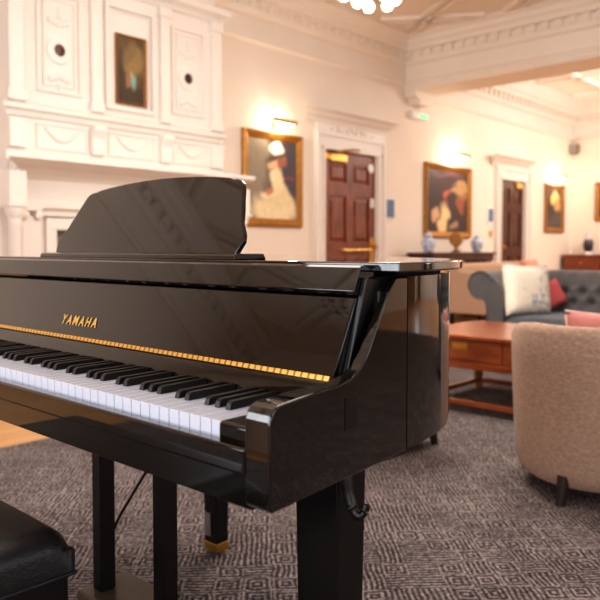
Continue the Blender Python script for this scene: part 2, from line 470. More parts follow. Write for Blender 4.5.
# baseboards
bm = B()
for x0, x1 in ((4.4, D1[0]-.15), (D1[1]+.2, D2[0]-.1), (D2[1]+.3, WX)):
    box(bm, x0, x1, WY-.025, WY, 0, .2); box(bm, x0, x1, WY-.035, WY, .0, .15)
struct('baseboard_back', bm, M['white'], smooth=False)
bm = B(); box(bm, WX-.03, WX, YF, WY-.04, 0, .2); struct('baseboard_right', bm, M['white'])

# rug
bm = B(); box(bm, XL+.6, 7.6, YF+.5, 3.35, 0.001, .014)
tag(finish('area_rug', bm, M['rug'], bevel=.004), 'large grey patterned rug with small maze motif under the piano', 'rug')

# ------------------------------------------------------------------ doors
def door(n, D, hx, hz, frame_out, handle_right=True, dark=False):
    x0, x1, zt = D; wd = x1-x0
    bm = B()
    fo0, fo1 = frame_out
    for a, b_ in ((fo0, x0), (x1, fo1)):
        s = 1 if b_ == x0 else -1
        e = a if s > 0 else b_
        e2 = b_ if s > 0 else a
        box(bm, min(e, e+s*.05), max(e, e+s*.05), WY-.055, WY, 0, zt+.2)
        box(bm, min(e2, e2-s*.03), max(e2, e2-s*.03), WY-.045, WY, 0, zt)
        box(bm, min(e+s*.05, e2-s*.03), max(e+s*.05, e2-s*.03), WY-.03, WY, 0, zt)
    box(bm, fo0+.05, fo1-.05, WY-.03, WY, zt+.03, zt+.15); box(bm, fo0+.05, fo1-.05, WY-.05, WY, zt+.15, zt+.2); box(bm, x0-.03, x1+.03, WY-.045, WY, zt, zt+.03)
    box(bm, x0, x0+.012, WY, WY+.15, 0, zt); box(bm, x1-.012, x1, WY, WY+.15, 0, zt); box(bm, x0-.1, x1+.1, WY+.14, WY+.16, 0, zt+.1)
    # frieze panel and projecting cornice hood
    box(bm, fo0+.02, fo1-.02, WY-.03, WY, zt+.2, hz[0])
    prof = [(0, hz[0]-.05), (.04, hz[0]-.05), (.055, hz[0]-.01), (.10, hz[0]+.02), (.12, hz[0]+.05), (.16, hz[0]+.07), (.175, hz[1]-.015), (.175, hz[1]), (0, hz[1])]
    def ring(x, s): return [(x + s*o, WY-o, z) for o, z in prof]
    loft(bm, [ring(hx[0]+.17, -1), ring(hx[1]-.17, 1)])
    tr = struct('trim_%d' % (5+n), bm, M['white'], label='white moulded door surround with projecting hood', sharp=25)
    # carved ornament in frieze
    bm = B(); c = (fo0+fo1)/2; zc = (zt+.2+hz[0])/2-.04
    for k in range(-3, 4):
        ball(bm, (c+k*.085, WY-.035, zc+.03*math.cos(k*1.6)), .045-.004*abs(k), 1, .4, 1, 10, 6)
    tube(bm, [(c-.4+.8*i/16, WY-.035, zc+.045*math.sin(i*PI/4)) for i in range(17)], .012, 6)
    finish('carved_swag', bm, M['white'], tr)
    # leaf
    yd = WY+.012
    bm = B(); w0, w1 = x0+.012, x1-.012
    st = .115*wd; mid = .13*wd
    cx = (w0+w1)/2
    rows = [(zt-.36, zt-.13), (zt-1.06, zt-.52), (.18, zt-1.22)]
    box(bm, w0, w1, yd+.02, yd+.045, .005, zt-.003)
    box(bm, w0, w0+st, yd, yd+.03, .005, zt-.003); box(bm, w1-st, w1, yd, yd+.03, .005, zt-.003); box(bm, cx-mid/2, cx+mid/2, yd, yd+.03, .005, zt-.003)
    edges = [zt-.003] + [v for r in rows for v in (r[1], r[0])] + [.005]
    for i in range(0, len(edges), 2):
        box(bm, w0+st, cx-mid/2, yd, yd+.03, edges[i+1], edges[i]); box(bm, cx+mid/2, w1-st, yd, yd+.03, edges[i+1], edges[i])
    dr = struct('door_%d' % n, bm, M['mahogdark' if dark else 'mahog'], smooth=False)
    for lo, hi in rows:
        for a, b_ in ((w0+st, cx-mid/2), (cx+mid/2, w1-st)):
            bm = B()
            r = lambda i, y: [(a+i, y, lo+i), (b_-i, y, lo+i), (b_-i, y, hi-i), (a+i, y, hi-i)]
            loft(bm, [r(.004, yd+.021), r(.02, yd+.019), r(.055, yd+.004), r(.06, yd+.004)])
            finish('raised_panel', bm, M['mahogdark' if dark else 'mahog'], dr, smooth=False)
    hxp = w1-.06 if handle_right else w0+.06
    bm = B(); box(bm, hxp-.035, hxp+.035, yd-.006, yd, .86, 1.10)
    lathe(bm, [(.012, 0), (.012, -.05), (.026, -.055), (.03, -.07), (.02, -.085), (0, -.087)], (hxp, yd, 1.0), 14, 'y')
    finish('door_handle', bm, M['brass'], dr)
    return dr
d1 = door(1, D1, (5.71, 7.44), (2.435, 2.535), (6.03, 7.34))
bm = B(); box(bm, D1[0]+.12, D1[0]+.42, WY-.02, WY+.05, 1.985, 2.06)
box(bm, D1[0]+.02, D1[0]+.13, WY-.0, WY+.05, 2.0, 2.055)
tube(bm, [(D1[0]+.2, WY-.03, 2.06), (D1[0]+.24, WY-.1, 2.09), (D1[0]+.45, WY-.12, 2.12), (D1[0]+.62, WY-.05, 2.14)], .012, 8)
finish('door_closer', bm, M['brass'], d1)
bm = B(); tube(bm, [(D1[0]+.30, WY+.02, .95), (D1[0]+.32, WY-.03, .95), (D1[1]-.16, WY-.03, .95), (D1[1]-.14, WY+.02, .95)], .011, 8)
finish('push_bar', bm, M['brass'], d1)
bm = B(); lathe(bm, [(.0, 0), (.055, 0), (.055, -.012), (0, -.014)], (D1[1]-.1, WY+.012, 1.95), 18, 'y'); finish('round_white_disc', bm, M['paper'], d1)
bm = B(); box(bm, D1[1]-.1, D1[1]-.03, WY+.006, WY+.013, 1.47, 1.58); finish('notice_plate', bm, M['paper'], d1)
d2 = door(2, D2, (9.97, 11.42), (2.31, 2.41), (10.26, 11.46), False, True)
bm = B(); box(bm, D2[1]-.3, D2[1]-.08, WY-.02, WY+.05, 1.955, 2.02); finish('door_closer', bm, M['brass'], d2)
bm = B(); box(bm, D2[0]+.03, D2[0]+.10, WY+.006, WY+.013, 1.4, 1.5); finish('notice_plate', bm, M['paper'], d2)

# ------------------------------------------------------------------ wall fittings
def wallbox(name, label, catg, x0, x1, z0, z1, m, dep=.02, inner=None, group=None):
    t = thing(name, label, catg, ((x0+x1)/2, WY, z0), 0, group)
    bm = B(); box(bm, x0, x1, WY-dep, WY-.001, z0, z1); finish('mount', bm, M['paper'], t, bevel=.003, world=True)
    if inner:
        a, b_, c, d = inner; bm = B(); box(bm, a, b_, WY-dep-.003, WY-dep+.002, c, d); finish('face_plate', bm, m, t, world=True)
    return t
wallbox('wall_plaque', 'slate blue room plaque on cream wall right of the nearer brown door', 'plaque', 7.38, 7.57, 1.34, 1.61, M['plaque'], .015, (7.395, 7.555, 1.36, 1.59))
wallbox('wall_plaque', 'pale blue room plaque on cream wall left of the far brown door', 'plaque', 10.02, 10.22, 1.35, 1.61, M['plaque'], .015, (10.05, 10.19, 1.38, 1.58))
wallbox('light_switch', 'small brass light switch plate below the blue plaque beside the far door', 'light switch', 10.07, 10.17, 1.14, 1.25, M['brass'], .012, (10.075, 10.165, 1.145, 1.245))
t = thing('emergency_exit_sign', 'white emergency exit light with green panel high on cream wall', 'exit light', (8.05, WY, 2.68))
bm = B(); box(bm, 7.88, 8.24, WY-.08, WY-.001, 2.67, 2.76); finish('housing', bm, M['paper'], t, bevel=.01, world=True)
bm = B(); box(bm, 8.02, 8.22, WY-.085, WY-.078, 2.682, 2.735); finish('green_panel', bm, M['green'], t, world=True)
t = thing('wall_speaker', 'small grey loudspeaker box in the far upper corner of the room', 'loudspeaker', (13.15, 5.27, 2.70))
bm = B(); box(bm, 13.08, 13.22, 5.2, 5.345, 2.70, 2.88); finish('cabinet', bm, M['grille'], t, bevel=.01, world=True)
bm = B(); box(bm, 13.07, 13.08, 5.21, 5.335, 2.71, 2.87); finish('speaker_grille', bm, M['steel'], t, world=True)

# ------------------------------------------------------------------ paintings
def blob(u, v, cu, cv, ru, rv, p=2.):
    d = ((u-cu)/ru)**2 + ((v-cv)/rv)**2
    t = max(0., min(1., (1.75-d)/1.3)); return t*t*(3-2*t)
def comp(c, layers):
    c = list(c)
    for a, col in layers:
        a = max(0, min(1, a))
        c = [x*(1-a)+y*a for x, y in zip(c, col)]
    return c
def pt_lady(u, v):   # v up
    c = comp((62, 46, 40), [(blob(u, v, .1, .75, .32, .5, 2)*.9, (150, 136, 112)), (blob(u, v, .85, .6, .3, .5)*.6, (50, 38, 52)), (blob(u, v, .82, .52, .12, .025)*.8, (150, 50, 44)),
        (blob(u, v, .52, .12, .45, .24, 3), (232, 212, 170)), (blob(u, v, .6, .28, .3, .14, 2), (226, 204, 158)), (blob(u, v, .60, .47, .15, .17, 3), (232, 210, 168)), (blob(u, v, .36, .34, .17, .04, 2), (238, 214, 180)),
        (blob(u, v, .40, .38, .06, .05), (196, 120, 80)), (blob(u, v, .62, .63, .05, .07), (232, 196, 160)), (blob(u, v, .56, .72, .12, .1, 3), (222, 176, 136)), (blob(u, v, .66, .70, .07, .1), (150, 84, 56)), (blob(u, v, .54, .80, .14, .05), (70, 50, 40)), (blob(u, v, .54, .88, .17, .06, 3), (252, 240, 222))])
    return c
def pt_group(u, v):
    return comp((56, 34, 34), [(blob(u, v, .82, .77, .2, .09, 2)*.75, (214, 172, 110)), (blob(u, v, .70, .66, .16, .05)*.8, (206, 164, 110)), (blob(u, v, .9, .62, .1, .08)*.7, (190, 140, 90)), (blob(u, v, .82, .45, .12, .14)*.8, (170, 86, 60)), (blob(u, v, .47, .62, .07, .08), (190, 96, 70)), (blob(u, v, .47, .50, .06, .05)*.8, (150, 60, 50)),
        (blob(u, v, .38, .22, .11, .26, 3), (236, 204, 150)), (blob(u, v, .17, .28, .08, .12), (214, 168, 128)), (blob(u, v, .66, .1, .09, .08), (170, 130, 104)), (blob(u, v, .15, .8, .3, .2)*.5, (70, 48, 46)), (blob(u, v, .5, .95, .4, .06)*.6, (120, 70, 84))])
def pt_far(u, v):
    return comp((74, 62, 54), [(blob(u, v, .55, .75, .28, .16), (226, 186, 120)), (blob(u, v, .75, .55, .2, .15), (190, 150, 100)), (blob(u, v, .5, .2, .6, .16)*.6, (92, 86, 84)), (blob(u, v, .2, .45, .2, .2)*.7, (56, 50, 48))])
def pt_land(u, v):
    return comp((84, 66, 40), [(blob(u, v, .6, .65, .4, .25)*.8, (150, 122, 74)), (blob(u, v, .3, .8, .35, .2)*.5, (110, 86, 54)), (blob(u, v, .5, .12, .6, .15)*.7, (60, 42, 26)), (blob(u, v, .12, .4, .15, .4)*.6, (58, 44, 26)), (blob(u, v, .55, .33, .13, .12, 3), (120, 160, 146)), (blob(u, v, .36, .35, .08, .1), (150, 100, 70)), (blob(u, v, .54, .46, .05, .04), (200, 150, 110))])
def pt_edge(u, v):
    return comp((58, 46, 36), [(blob(u, v, .5, .6, .3, .3), (140, 100, 66))])
def painting(name, label, c, w, h, fr, axis, fn, gm, proud=.05, catg='painting'):
    """c: centre of the back on the wall; axis 'y' hangs on back wall, 'x' on right wall"""
    rz = 0 if axis == 'y' else -PI/2
    t = thing(name, label, catg, c, rz)
    # local: x along wall to viewer's right, -y toward the room
    bm = B()
    prof = [(0, .0), (0, -proud*.6), (fr*.25, -proud), (fr*.55, -proud*.7), (fr*.9, -proud*.45), (fr, -proud*.3), (fr, 0)]
    rings = []
    for sx, sz in ((-1, -1), (1, -1), (1, 1), (-1, 1)):
        rings.append([(sx*(w/2-i), y-.002, sz*(h/2-i)) for i, y in prof])
    rings.append(rings[0])
    R = [[bm.verts.new(p) for p in r] for r in rings[:4]]
    for k in range(4):
        a, b_ = R[k], R[(k+1) % 4]
        for i in range(len(prof)):
            j = (i+1) % len(prof); bm.faces.new((a[i], a[j], b_[j], b_[i]))
    finish('picture_frame', bm, gm, t, sharp=25)
    nu, nv = 44, 56
    verts, faces, cols = [], [], []
    W, Hh = w-2*fr+.01, h-2*fr+.01
    for j in range(nv+1):
        for i in range(nu+1):
            u, v = i/nu, j/nv
            verts.append(((u-.5)*W, -proud*.32, (v-.5)*Hh)); n = random.uniform(.88, 1.1)
            uu = u+.04*math.sin(11*v+3*u)+.025*math.sin(23*u+17*v); vv = v+.03*math.sin(9*u+5)+.025*math.sin(19*v-13*u)
            cols.append([min(1., x*n) for x in lin(fn(uu, vv))])
    for j in range(nv):
        for i in range(nu):
            a = j*(nu+1)+i; faces.append((a, a+1, a+nu+2, a+nu+1))
    me = bpy.data.meshes.new('canvas'); me.from_pydata(verts, [], faces)
    at = me.color_attributes.new('paint', 'FLOAT_COLOR', 'POINT')
    for k, cc in enumerate(cols): at.data[k].color = (*cc, 1)
    me.materials.append(M['paint'])
    o = bpy.data.objects.new('canvas', me); COL.objects.link(o); o.parent = t
    return t
painting('framed_painting', 'gilt-framed portrait of a seated lady in a cream gown and white plumed hat', (5.365, WY, 1.692), .885, .99, .085, 'y', pt_lady, M['gilt'])
painting('framed_painting', 'gilt-framed dark figure painting above the console table between the two doors', (8.87, WY, 1.63), 1.23, 1.02, .085, 'y', pt_group, M['gilt'])
painting('framed_painting', 'narrow gilt-framed painting on back wall right of the far door', (12.45, WY, 1.68), .80, .86, .09, 'y', pt_far, M['giltd'])
painting('framed_painting', 'gilt-framed painting on the far right wall, cut by the picture edge', (WX, 4.45, 1.82), .92, .70, .08, 'x', pt_edge, M['giltd'])
def picture_light(c, w, label, axis='y', power=14):
    rz = 0 if axis == 'y' else -PI/2
    t = thing('picture_light', label, 'picture light', c, rz, 'brass picture lights')
    bm = B(); box(bm, -.03, .03, -.012, -.001, -.05, .05); tube(bm, [(0, -.01, 0), (0, -.06, .05), (0, -.14, .06), (0, -.17, .03)], .008, 8); finish('bracket', bm, M['brass'], t)
    bm = B(); lathe(bm, [(0, -w/2), (.02, -w/2), (.022, -w/2+.01), (.022, w/2-.01), (.02, w/2), (0, w/2)], (0, -.18, .03), 14, 'x'); finish('lamp_shade', bm, M['brass'], t)
    bm = B(); lathe(bm, [(0, -w/2+.03), (.011, -w/2+.03), (.011, w/2-.03), (0, w/2-.03)], (0, -.165, .006), 10, 'x'); finish('bulb', bm, M['glow'], t)
    li = bpy.data.lights.new('picture_lamp', 'POINT'); li.energy = power; li.color = (1, .84, .62); li.shadow_soft_size = .04
    lo = bpy.data.objects.new('picture_lamp', li); COL.objects.link(lo); lo.parent = t; lo.location = (0, -.12, -.03)
    return t
picture_light((5.38, WY, 2.255), .34, 'brass picture light above the portrait of a lady in cream', power=9)
picture_light((8.95, WY, 2.25), .4, 'brass picture light above the dark figure painting over the console', power=13)
picture_light((12.45, WY, 2.20), .3, 'brass picture light above the narrow painting right of the far door', power=11)
picture_light((WX, 4.45, 2.28), .34, 'brass picture light on the far right wall above the cut-off painting', 'x', 9)

# ------------------------------------------------------------------ chimney breast, overmantel, fireplace
CX = 3.375
bm = B(); box(bm, 2.36, 4.30, 5.02, WY, 1.55, CZ); box(bm, 2.30, 4.42, 5.02, WY, 0, 1.55); struct('wall_chimney', bm, M['white'], label='white chimney breast behind the fireplace')
om = thing('overmantel', 'tall white carved overmantel with pilasters and two dark roundels above the fireplace', 'overmantel', (CX, 5.02, 1.62))
def mold(bm, x0, x1, prof, yb):
    """horizontal moulding with mitred returns: prof = (out, z)"""
    loft(bm, [[(x0 - o, yb-o, z) for o, z in prof], [(x1 + o, yb-o, z) for o, z in prof]])
bm = B(); box(bm, 2.35, 4.31, 4.985, 5.02, 1.60, 3.05)
finish('panel_board', bm, M['white'], om, world=True)
bm = B()
mold(bm, 2.35, 4.31, [(0, 1.60), (.03, 1.60), (.03, 1.66), (.01, 1.69), (0, 1.69)], 4.985)
mold(bm, 2.35, 4.31, [(0, 1.91), (.02, 1.92), (.03, 1.95), (.055, 1.97), (.055, 1.995), (.03, 2.01), (.01, 2.04), (0, 2.04)], 4.985)
finish('base_molding', bm, M['white'], om, world=True, sharp=20)
bm = B(); mold(bm, 2.35, 4.31, [(0, 2.98), (.02, 2.99), (.04, 3.02), (.09, 3.05), (.10, 3.09), (0, 3.09)], 4.985)
finish('top_molding', bm, M['white'], om, world=True, sharp=20)
for x in (2.35, CX-.37, CX+.28, 4.21):
    bm = B(); wd = .09 if abs(x-CX) < .5 else .11
    box(bm, x, x+wd, 4.945, 4.985, 2.04, 2.98)
    box(bm, x-.015, x+wd+.015, 4.93, 4.985, 2.02, 2.10); box(bm, x-.015, x+wd+.015, 4.93, 4.985, 2.90, 2.98)
    box(bm, x-.01, x+wd+.01, 4.935, 4.985, 1.69, 1.90)
    finish('pilaster', bm, M['white'], om, bevel=.006, world=True)
for x in (CX-.375, CX+.275):
    bm = B()
    prism(bm, [(4.985, 1.92), (4.91, 1.92), (4.90, 1.88), (4.93, 1.83), (4.95, 1.78), (4.96, 1.72), (4.985, 1.70)], x, x+.11, 'x')
    finish('scroll_bracket', bm, M['white'], om, bevel=.008, world=True)
# moulded panel frames and swags
def frame_ring(bm, x0, x1, z0, z1, w, y, dep):
    for a, b_, c, d in ((x0, x1, z0, z0+w), (x0, x1, z1-w, z1), (x0, x0+w, z0+w, z1-w), (x1-w, x1, z0+w, z1-w)):
        box(bm, a, b_, y-dep, y, c, d)
for x0, x1 in ((2.57, 2.93), (3.78, 4.14)):
    bm = B(); frame_ring(bm, x0, x1, 2.12, 2.86, .022, 4.985, .02); frame_ring(bm, x0+.05, x1-.05, 2.17, 2.81, .012, 4.985, .012)
    c = (x0+x1)/2
    for s in (1, -1):
        for k in range(-2, 3):
            ball(bm, (c+k*.035, 4.98, 2.44+s*(.19+.012*abs(k))), .026, 1, .5, 1, 8, 6)
        for k in range(3):
            ball(bm, (c, 4.98, 2.44+s*(.25+k*.03)), .02-.004*k, 1, .5, 1, 8, 6)
    finish('panel_molding', bm, M['white'], om, world=True)
    bm = B(); lathe(bm, [(.046, 0), (.046, -.016), (.066, -.02), (.10, -.012), (.104, 0)], (c, 4.985, 2.44), 28, 'y')
    rd = finish('roundel', bm, M['white'], om, world=True)
    bm = B(); lathe(bm, [(0, -.012), (.034, -.010), (.047, -.006), (.047, 0)], (c, 4.985, 2.44), 24, 'y')
    finish('roundel_center', bm, M['mahogdark'], rd, world=False).location = Vector((-CX, -5.02, -1.62))
bm = B(); frame_ring(bm, CX-.24, CX+.23, 2.07, 2.90, .03, 4.985, .028); frame_ring(bm, CX-.2, CX+.19, 2.11, 2.86, .012, 4.985, .014)
finish('panel_molding', bm, M['white'], om, world=True)
for x0, x1 in ((2.56, 2.97), (3.16, 3.60), (3.79, 4.2)):
    bm = B(); frame_ring(bm, x0, x1, 1.70, 1.89, .012, 4.985, .012); c = (x0+x1)/2
    tube(bm, [(c-.14+.28*i/10, 4.98, 1.86-.09*math.sin(PI*i/10)) for i in range(11)], [.006+.010*math.sin(PI*i/10) for i in range(11)], 8)
    finish('swag_panel', bm, M['white'], om, world=True)
painting('framed_painting', 'small dark landscape painting set into the white overmantel', (3.375, 4.985, 2.40), .29, .56, .022, 'y', pt_land, M['giltd'], .03)

fp = thing('fireplace', 'large white carved fireplace with deep mantel shelf and green marble inset', 'fireplace', (CX, 5.02, 0))
bm = B(); x0, x1 = 2.44, 4.31
mold(bm, x0, x1-.11, [(-.012, 1.203), (.0, 1.203), (.0, 1.24), (.03, 1.26), (.03, 1.30), (.01, 1.31), (.01, 1.46), (.03, 1.48), (.05, 1.50), (.08, 1.515), (.10, 1.53), (.20, 1.555), (.235, 1.575), (.25, 1.58), (.25, 1.61), (-.012, 1.61)], 4.90)
box(bm, 2.37, 4.38, 4.915, 5.02, 1.205, 1.60)
finish('mantel_shelf', bm, M['white'], fp, world=True, sharp=20)
bm = B(); box(bm, 2.35, 4.40, 4.93, 5.02, 1.10, 1.20); box(bm, 2.35, 2.67, 4.93, 5.02, 0, 1.10); box(bm, 4.08, 4.40, 4.93, 5.02, 0, 1.10); frame_ring(bm, 2.585, 4.165, .0, 1.19, .085, 4.93, .03)
finish('surround_frame', bm, M['white'], fp, world=True, bevel=.006)
for xp in (2.39, 4.23):
    bm = B(); box(bm, xp, xp+.13, 4.87, 4.95, .14, 1.20); box(bm, xp-.01, xp+.14, 4.855, 4.95, .0, .14)
    box(bm, xp-.015, xp+.145, 4.85, 4.95, 1.235, 1.26)
    for s in (0, 1): lathe(bm, [(0, 0), (.03, 0), (.03, -.03), (.012, -.034), (0, -.04)], (xp+.015+s*.10, 4.875, 1.205), 14, 'y')
    finish('pilaster', bm, M['white'], fp, world=True, bevel=.004)
for xc in (2.295, 4.40):
    bm = B(); lathe(bm, [(.06, 0), (.06, .08), (.05, .10), (.046, .14), (.042, 1.12), (.05, 1.14), (.045, 1.17), (.062, 1.20), (.066, 1.235), (.066, 1.245)], (xc, 4.78, 0), 24); box(bm, xc-.06, xc+.06, 4.73, 4.92, 1.245, 1.50); box(bm, xc-.075, xc+.075, 4.715, 4.92, 1.255, 1.275)
    finish('column', bm, M['white'], fp, world=True)
bm = B()
for a, b_, c, d in ((2.66, 2.90, 0, 1.13), (3.85, 4.09, 0, 1.13), (2.90, 3.85, .9, 1.13)): box(bm, a, b_, 4.965, 5.01, c, d)
sl = finish('marble_slip', bm, M['marble'], fp, world=True)
bm = B(); frame_ring(bm, 2.66, 4.09, 0, 1.14, .014, 4.965, .012); frame_ring(bm, 2.89, 3.86, -.02, .91, .012, 4.965, .012)
finish('gilt_edge', bm, M['brass'], fp, world=True)
bm = B(); box(bm, 2.9, 3.85, 5.0, 5.03, 0, .9); finish('firebox', bm, M['soot'], fp, world=True)
bm = B(); box(bm, 2.2, 4.55, 4.4, 4.86, 0, .03); finish('hearth', bm, M['stone'], fp, world=True, bevel=.005)

# ------------------------------------------------------------------ chandelier
ch = thing('chandelier', 'brass chandelier with a cluster of round glass globes, at the top edge', 'chandelier', (3.38, 2.52, CZ))
bm = B(); lathe(bm, [(0, 0), (.08, 0), (.07, -.03), (.02, -.05), (.012, -.06), (.012, -.75), (.05, -.8), (.06, -.9), (.02, -1.0), (.012, -1.2), (0, -1.22)], (0, 0, 0), 16); finish('stem', bm, M['brass'], ch)
gl = []
for k in range(8): gl.append((.21*math.cos(k*PI/4+.2), .21*math.sin(k*PI/4+.2), -1.17))
for k in range(6): gl.append((.11*math.cos(k*PI/3), .11*math.sin(k*PI/3), -1.235))
for k in range(10): gl.append((.27*math.cos(k*PI/5), .27*math.sin(k*PI/5), -1.06))
for p in gl:
    bm = B(); tube(bm, [(0, 0, -.9), (p[0]*.5, p[1]*.5, -.98), (p[0]*.9, p[1]*.9, p[2]+.09), (p[0], p[1], p[2]+.03)], .005, 6); finish('arm', bm, M['brass'], ch)
    bm = B(); ball(bm, p, .032); finish('glass_globe', bm, M['glow'], ch)

# ------------------------------------------------------------------ PIANO
pn = thing('digital_grand_piano', 'glossy black mini grand piano with open keyboard and gold brand lettering', 'piano', (1.1, 1.32, 0))
pkw = dict(parent=pn, world=True)
sideY = lambda x: .603 + .11*(x-.6)
RZ0, RZ1 = .645, .921
rim = [(.947, .641), (1.0, .648), (1.06, .659), (1.12, .677), (1.18, .705), (1.25, .75), (1.32, .815), (1.40, .92), (1.47, 1.04), (1.54, 1.17), (1.61, 1.30), (1.68, 1.42), (1.73, 1.52), (1.755, 1.62), (1.755, 1.74), (1.73, 1.85), (1.67, 1.94), (1.58, 1.995), (1.46, 2.015), (1.3, 2.02), (.947, 2.02)]
rimc = [(p.x, p.y) for p in cat([(x, y, 0) for x, y in rim], 4)]
bm = B(); prism(bm, rimc, RZ0, RZ1)
finish('case', bm, M['black'], sharp=30, **pkw)
# arms (cheeks): side profile swept across the arm's thickness
prof = [(.604, .643), (.600, .648), (.600, .752), (.603, .763), (.609, .770), (.62, .774), (.70, .778), (.755, .779), (.785, .784), (.808, .795), (.828, .815), (.846, .842), (.872, .880), (.893, .906), (.907, .919), (.912, RZ1), (.947, RZ1), (.947, .643)]
for near in (1, 0):
    bm = B()
    oy = (lambda x: sideY(x)) if near else (lambda x: 2.02+.018*max(0, (.947-x)/.347)*0)
    iy = (lambda x: .648) if near else (lambda x: 1.985)
    out = [(x, oy(x), z) for x, z in prof]; inn = [(x, iy(x), z) for x, z in prof]
    R0 = [bm.verts.new(p) for p in out]; R1 = [bm.verts.new(p) for p in inn]; n = len(prof)
    for i in range(n):
        j = (i+1) % n; bm.faces.new((R0[i], R0[j], R1[j], R1[i]))
    bm.faces.new(R0); bm.faces.new(list(reversed(R1)))
    finish('arm', bm, M['black'], bevel=.0045, segs=3, sharp=25, **pkw)
bm = B(); box(bm, 0.612, .96, .6485, 1.9845, .634, .694); finish('keybed', bm, M['black'], bevel=.002, **pkw)
bm = B(); box(bm, .597, .616, .646, 1.986, .682, .7165); finish('key_slip', bm, M['black'], bevel=.004, segs=3, **pkw)
for y0, y1 in ((.649, .7125), (1.9375, 1.984)):
    bm = B(); box(bm, .612, .79, y0, y1, .694, .7395); finish('cheek_block', bm, M['black'], bevel=.006, segs=3, **pkw)
# keyboard
bm = B(); box(bm, .63, .78, .7135, 1.9365, .694, .708); kb = finish('keyboard', bm, M['matte'], **pkw)
kinv = Vector((-1.1, -1.32, 0))
KW = .0235
def key(name, bm, m, bev):
    bmesh.ops.transform(bm, matrix=Matrix.Translation(kinv), verts=bm.verts)
    return finish(name, bm, m, kb, bevel=bev)
letters = 'ABCDEFG'
for i in range(52):
    yh = 1.936 - i*KW
    bm = B(); box(bm, .622, .768, yh-KW+.0007, yh-.0007, .7095, .7355)
    key('white_key', bm, M['ivory'], .0012)
    if letters[i % 7] in 'ACDFG' and i < 51:
        y = yh - KW
        bm = B()
        s = lambda x, hw, z: [(x, y-hw, z), (x, y+hw, z)]
        q = [s(.672, .0056, .7356), s(.675, .0050, .7445), s(.680, .0046, .7478), s(.768, .0046, .7488), s(.768, .0056, .7356)]
        pts = [[bm.verts.new(p) for p in r] for r in q]
        for a in range(5):
            b_ = (a+1) % 5; bm.faces.new((pts[a][0], pts[a][1], pts[b_][1], pts[b_][0]))
        bm.faces.new([r[0] for r in pts]); bm.faces.new([r[1] for r in reversed(pts)])
        key('black_key', bm, M['ebony'], .0012)
# board behind the keys
bm = B(); prism(bm, [(.769, .70), (.769, .743), (.787, .772), (.93, .772), (.93, .70)], .6485, 1.984, 'y'); finish('name_rail', bm, M['black'], bevel=.002, **pkw)
# fallboard leaning back: local frame along slope
f0, f1 = Vector((.787, 0, .773)), Vector((.866, 0, .9395))
fd = (f1-f0).normalized(); fn_ = Vector((-fd.z, 0, fd.x))     # toward the player and up
FL = (f1-f0).length
def fpt(s, o): p = f0 + fd*s + fn_*o; return (p.x, p.z)
bm = B(); prism(bm, [fpt(0, 0), fpt(FL-.052, 0), fpt(FL-.052, -.03), fpt(0, -.03)], .664, 1.974, 'y')
fb = finish('fallboard', bm, M['black'], bevel=.003, segs=3, **pkw)
bm = B(); lip = [fpt(FL-.05, .004), fpt(FL-.047, .010), fpt(FL-.008, .010), fpt(FL-.002, .006), fpt(FL, -.001), fpt(FL, -.026), fpt(FL-.05, -.026)]
prism(bm, lip, .664, 1.974, 'y'); bmesh.ops.transform(bm, matrix=Matrix.Translation(kinv), verts=bm.verts)
finish('fallboard_lip', bm, M['black'], fb, bevel=.0015, sharp=25)
bm = B(); prism(bm, [fpt(-.002, .001), fpt(-.002, .005), fpt(.006, .005), fpt(.006, .001)], .666, 1.972, 'y'); bmesh.ops.transform(bm, matrix=Matrix.Translation(kinv), verts=bm.verts)
finish('hinge_strip', bm, M['hinge'], fb, bevel=.0008)
bm = B(); prism(bm, [fpt(-.004, -.02), fpt(.0, -.045), fpt(FL-.03, -.05), fpt(FL-.01, -.026), fpt(FL-.02, -.0)], .654, .664, 'y'); bmesh.ops.transform(bm, matrix=Matrix.Translation(kinv), verts=bm.verts)
finish('hinge_arm', bm, M['satin'], fb, bevel=.002)
bm = B(); box(bm, .876, .905, .645, .66, .850, .902); finish('lid_stop', bm, M['satin'], bevel=.003, **pkw)
bm = B(); box(bm, .88, .96, .66, 1.98, .772, .921); finish('inner_panel', bm, M['matte'], **pkw)
# lettering on the fallboard
cu = bpy.data.curves.new('lettering', 'FONT'); cu.body = 'YAMAHA'; cu.size = .031; cu.extrude = .0006; cu.space_character = 1.45; cu.align_x = 'CENTER'; cu.offset = .0004
to = bpy.data.objects.new('lettering_tmp', cu); COL.objects.link(to)
bpy.context.view_layer.update()
dg = bpy.context.evaluated_depsgraph_get()
lm = bpy.data.meshes.new_from_object(to.evaluated_get(dg)); bpy.data.objects.remove(to); lm.name = 'lettering'
lm.materials.clear(); lm.materials.append(M['gold'])
p = f0 + fd*.030 + fn_*.0012
# columns: text x -> -Y, text y -> slope, text z -> outward
mt = Matrix(((0, fd.x, fn_.x, p.x), (-.86, 0, 0, 1.386), (0, fd.z, fn_.z, p.z), (0, 0, 0, 1)))
lm.transform(Matrix.Translation(kinv) @ mt)
lo = bpy.data.objects.new('lettering', lm); COL.objects.link(lo); lo.parent = fb; lo['label'] = 'gold brand lettering'
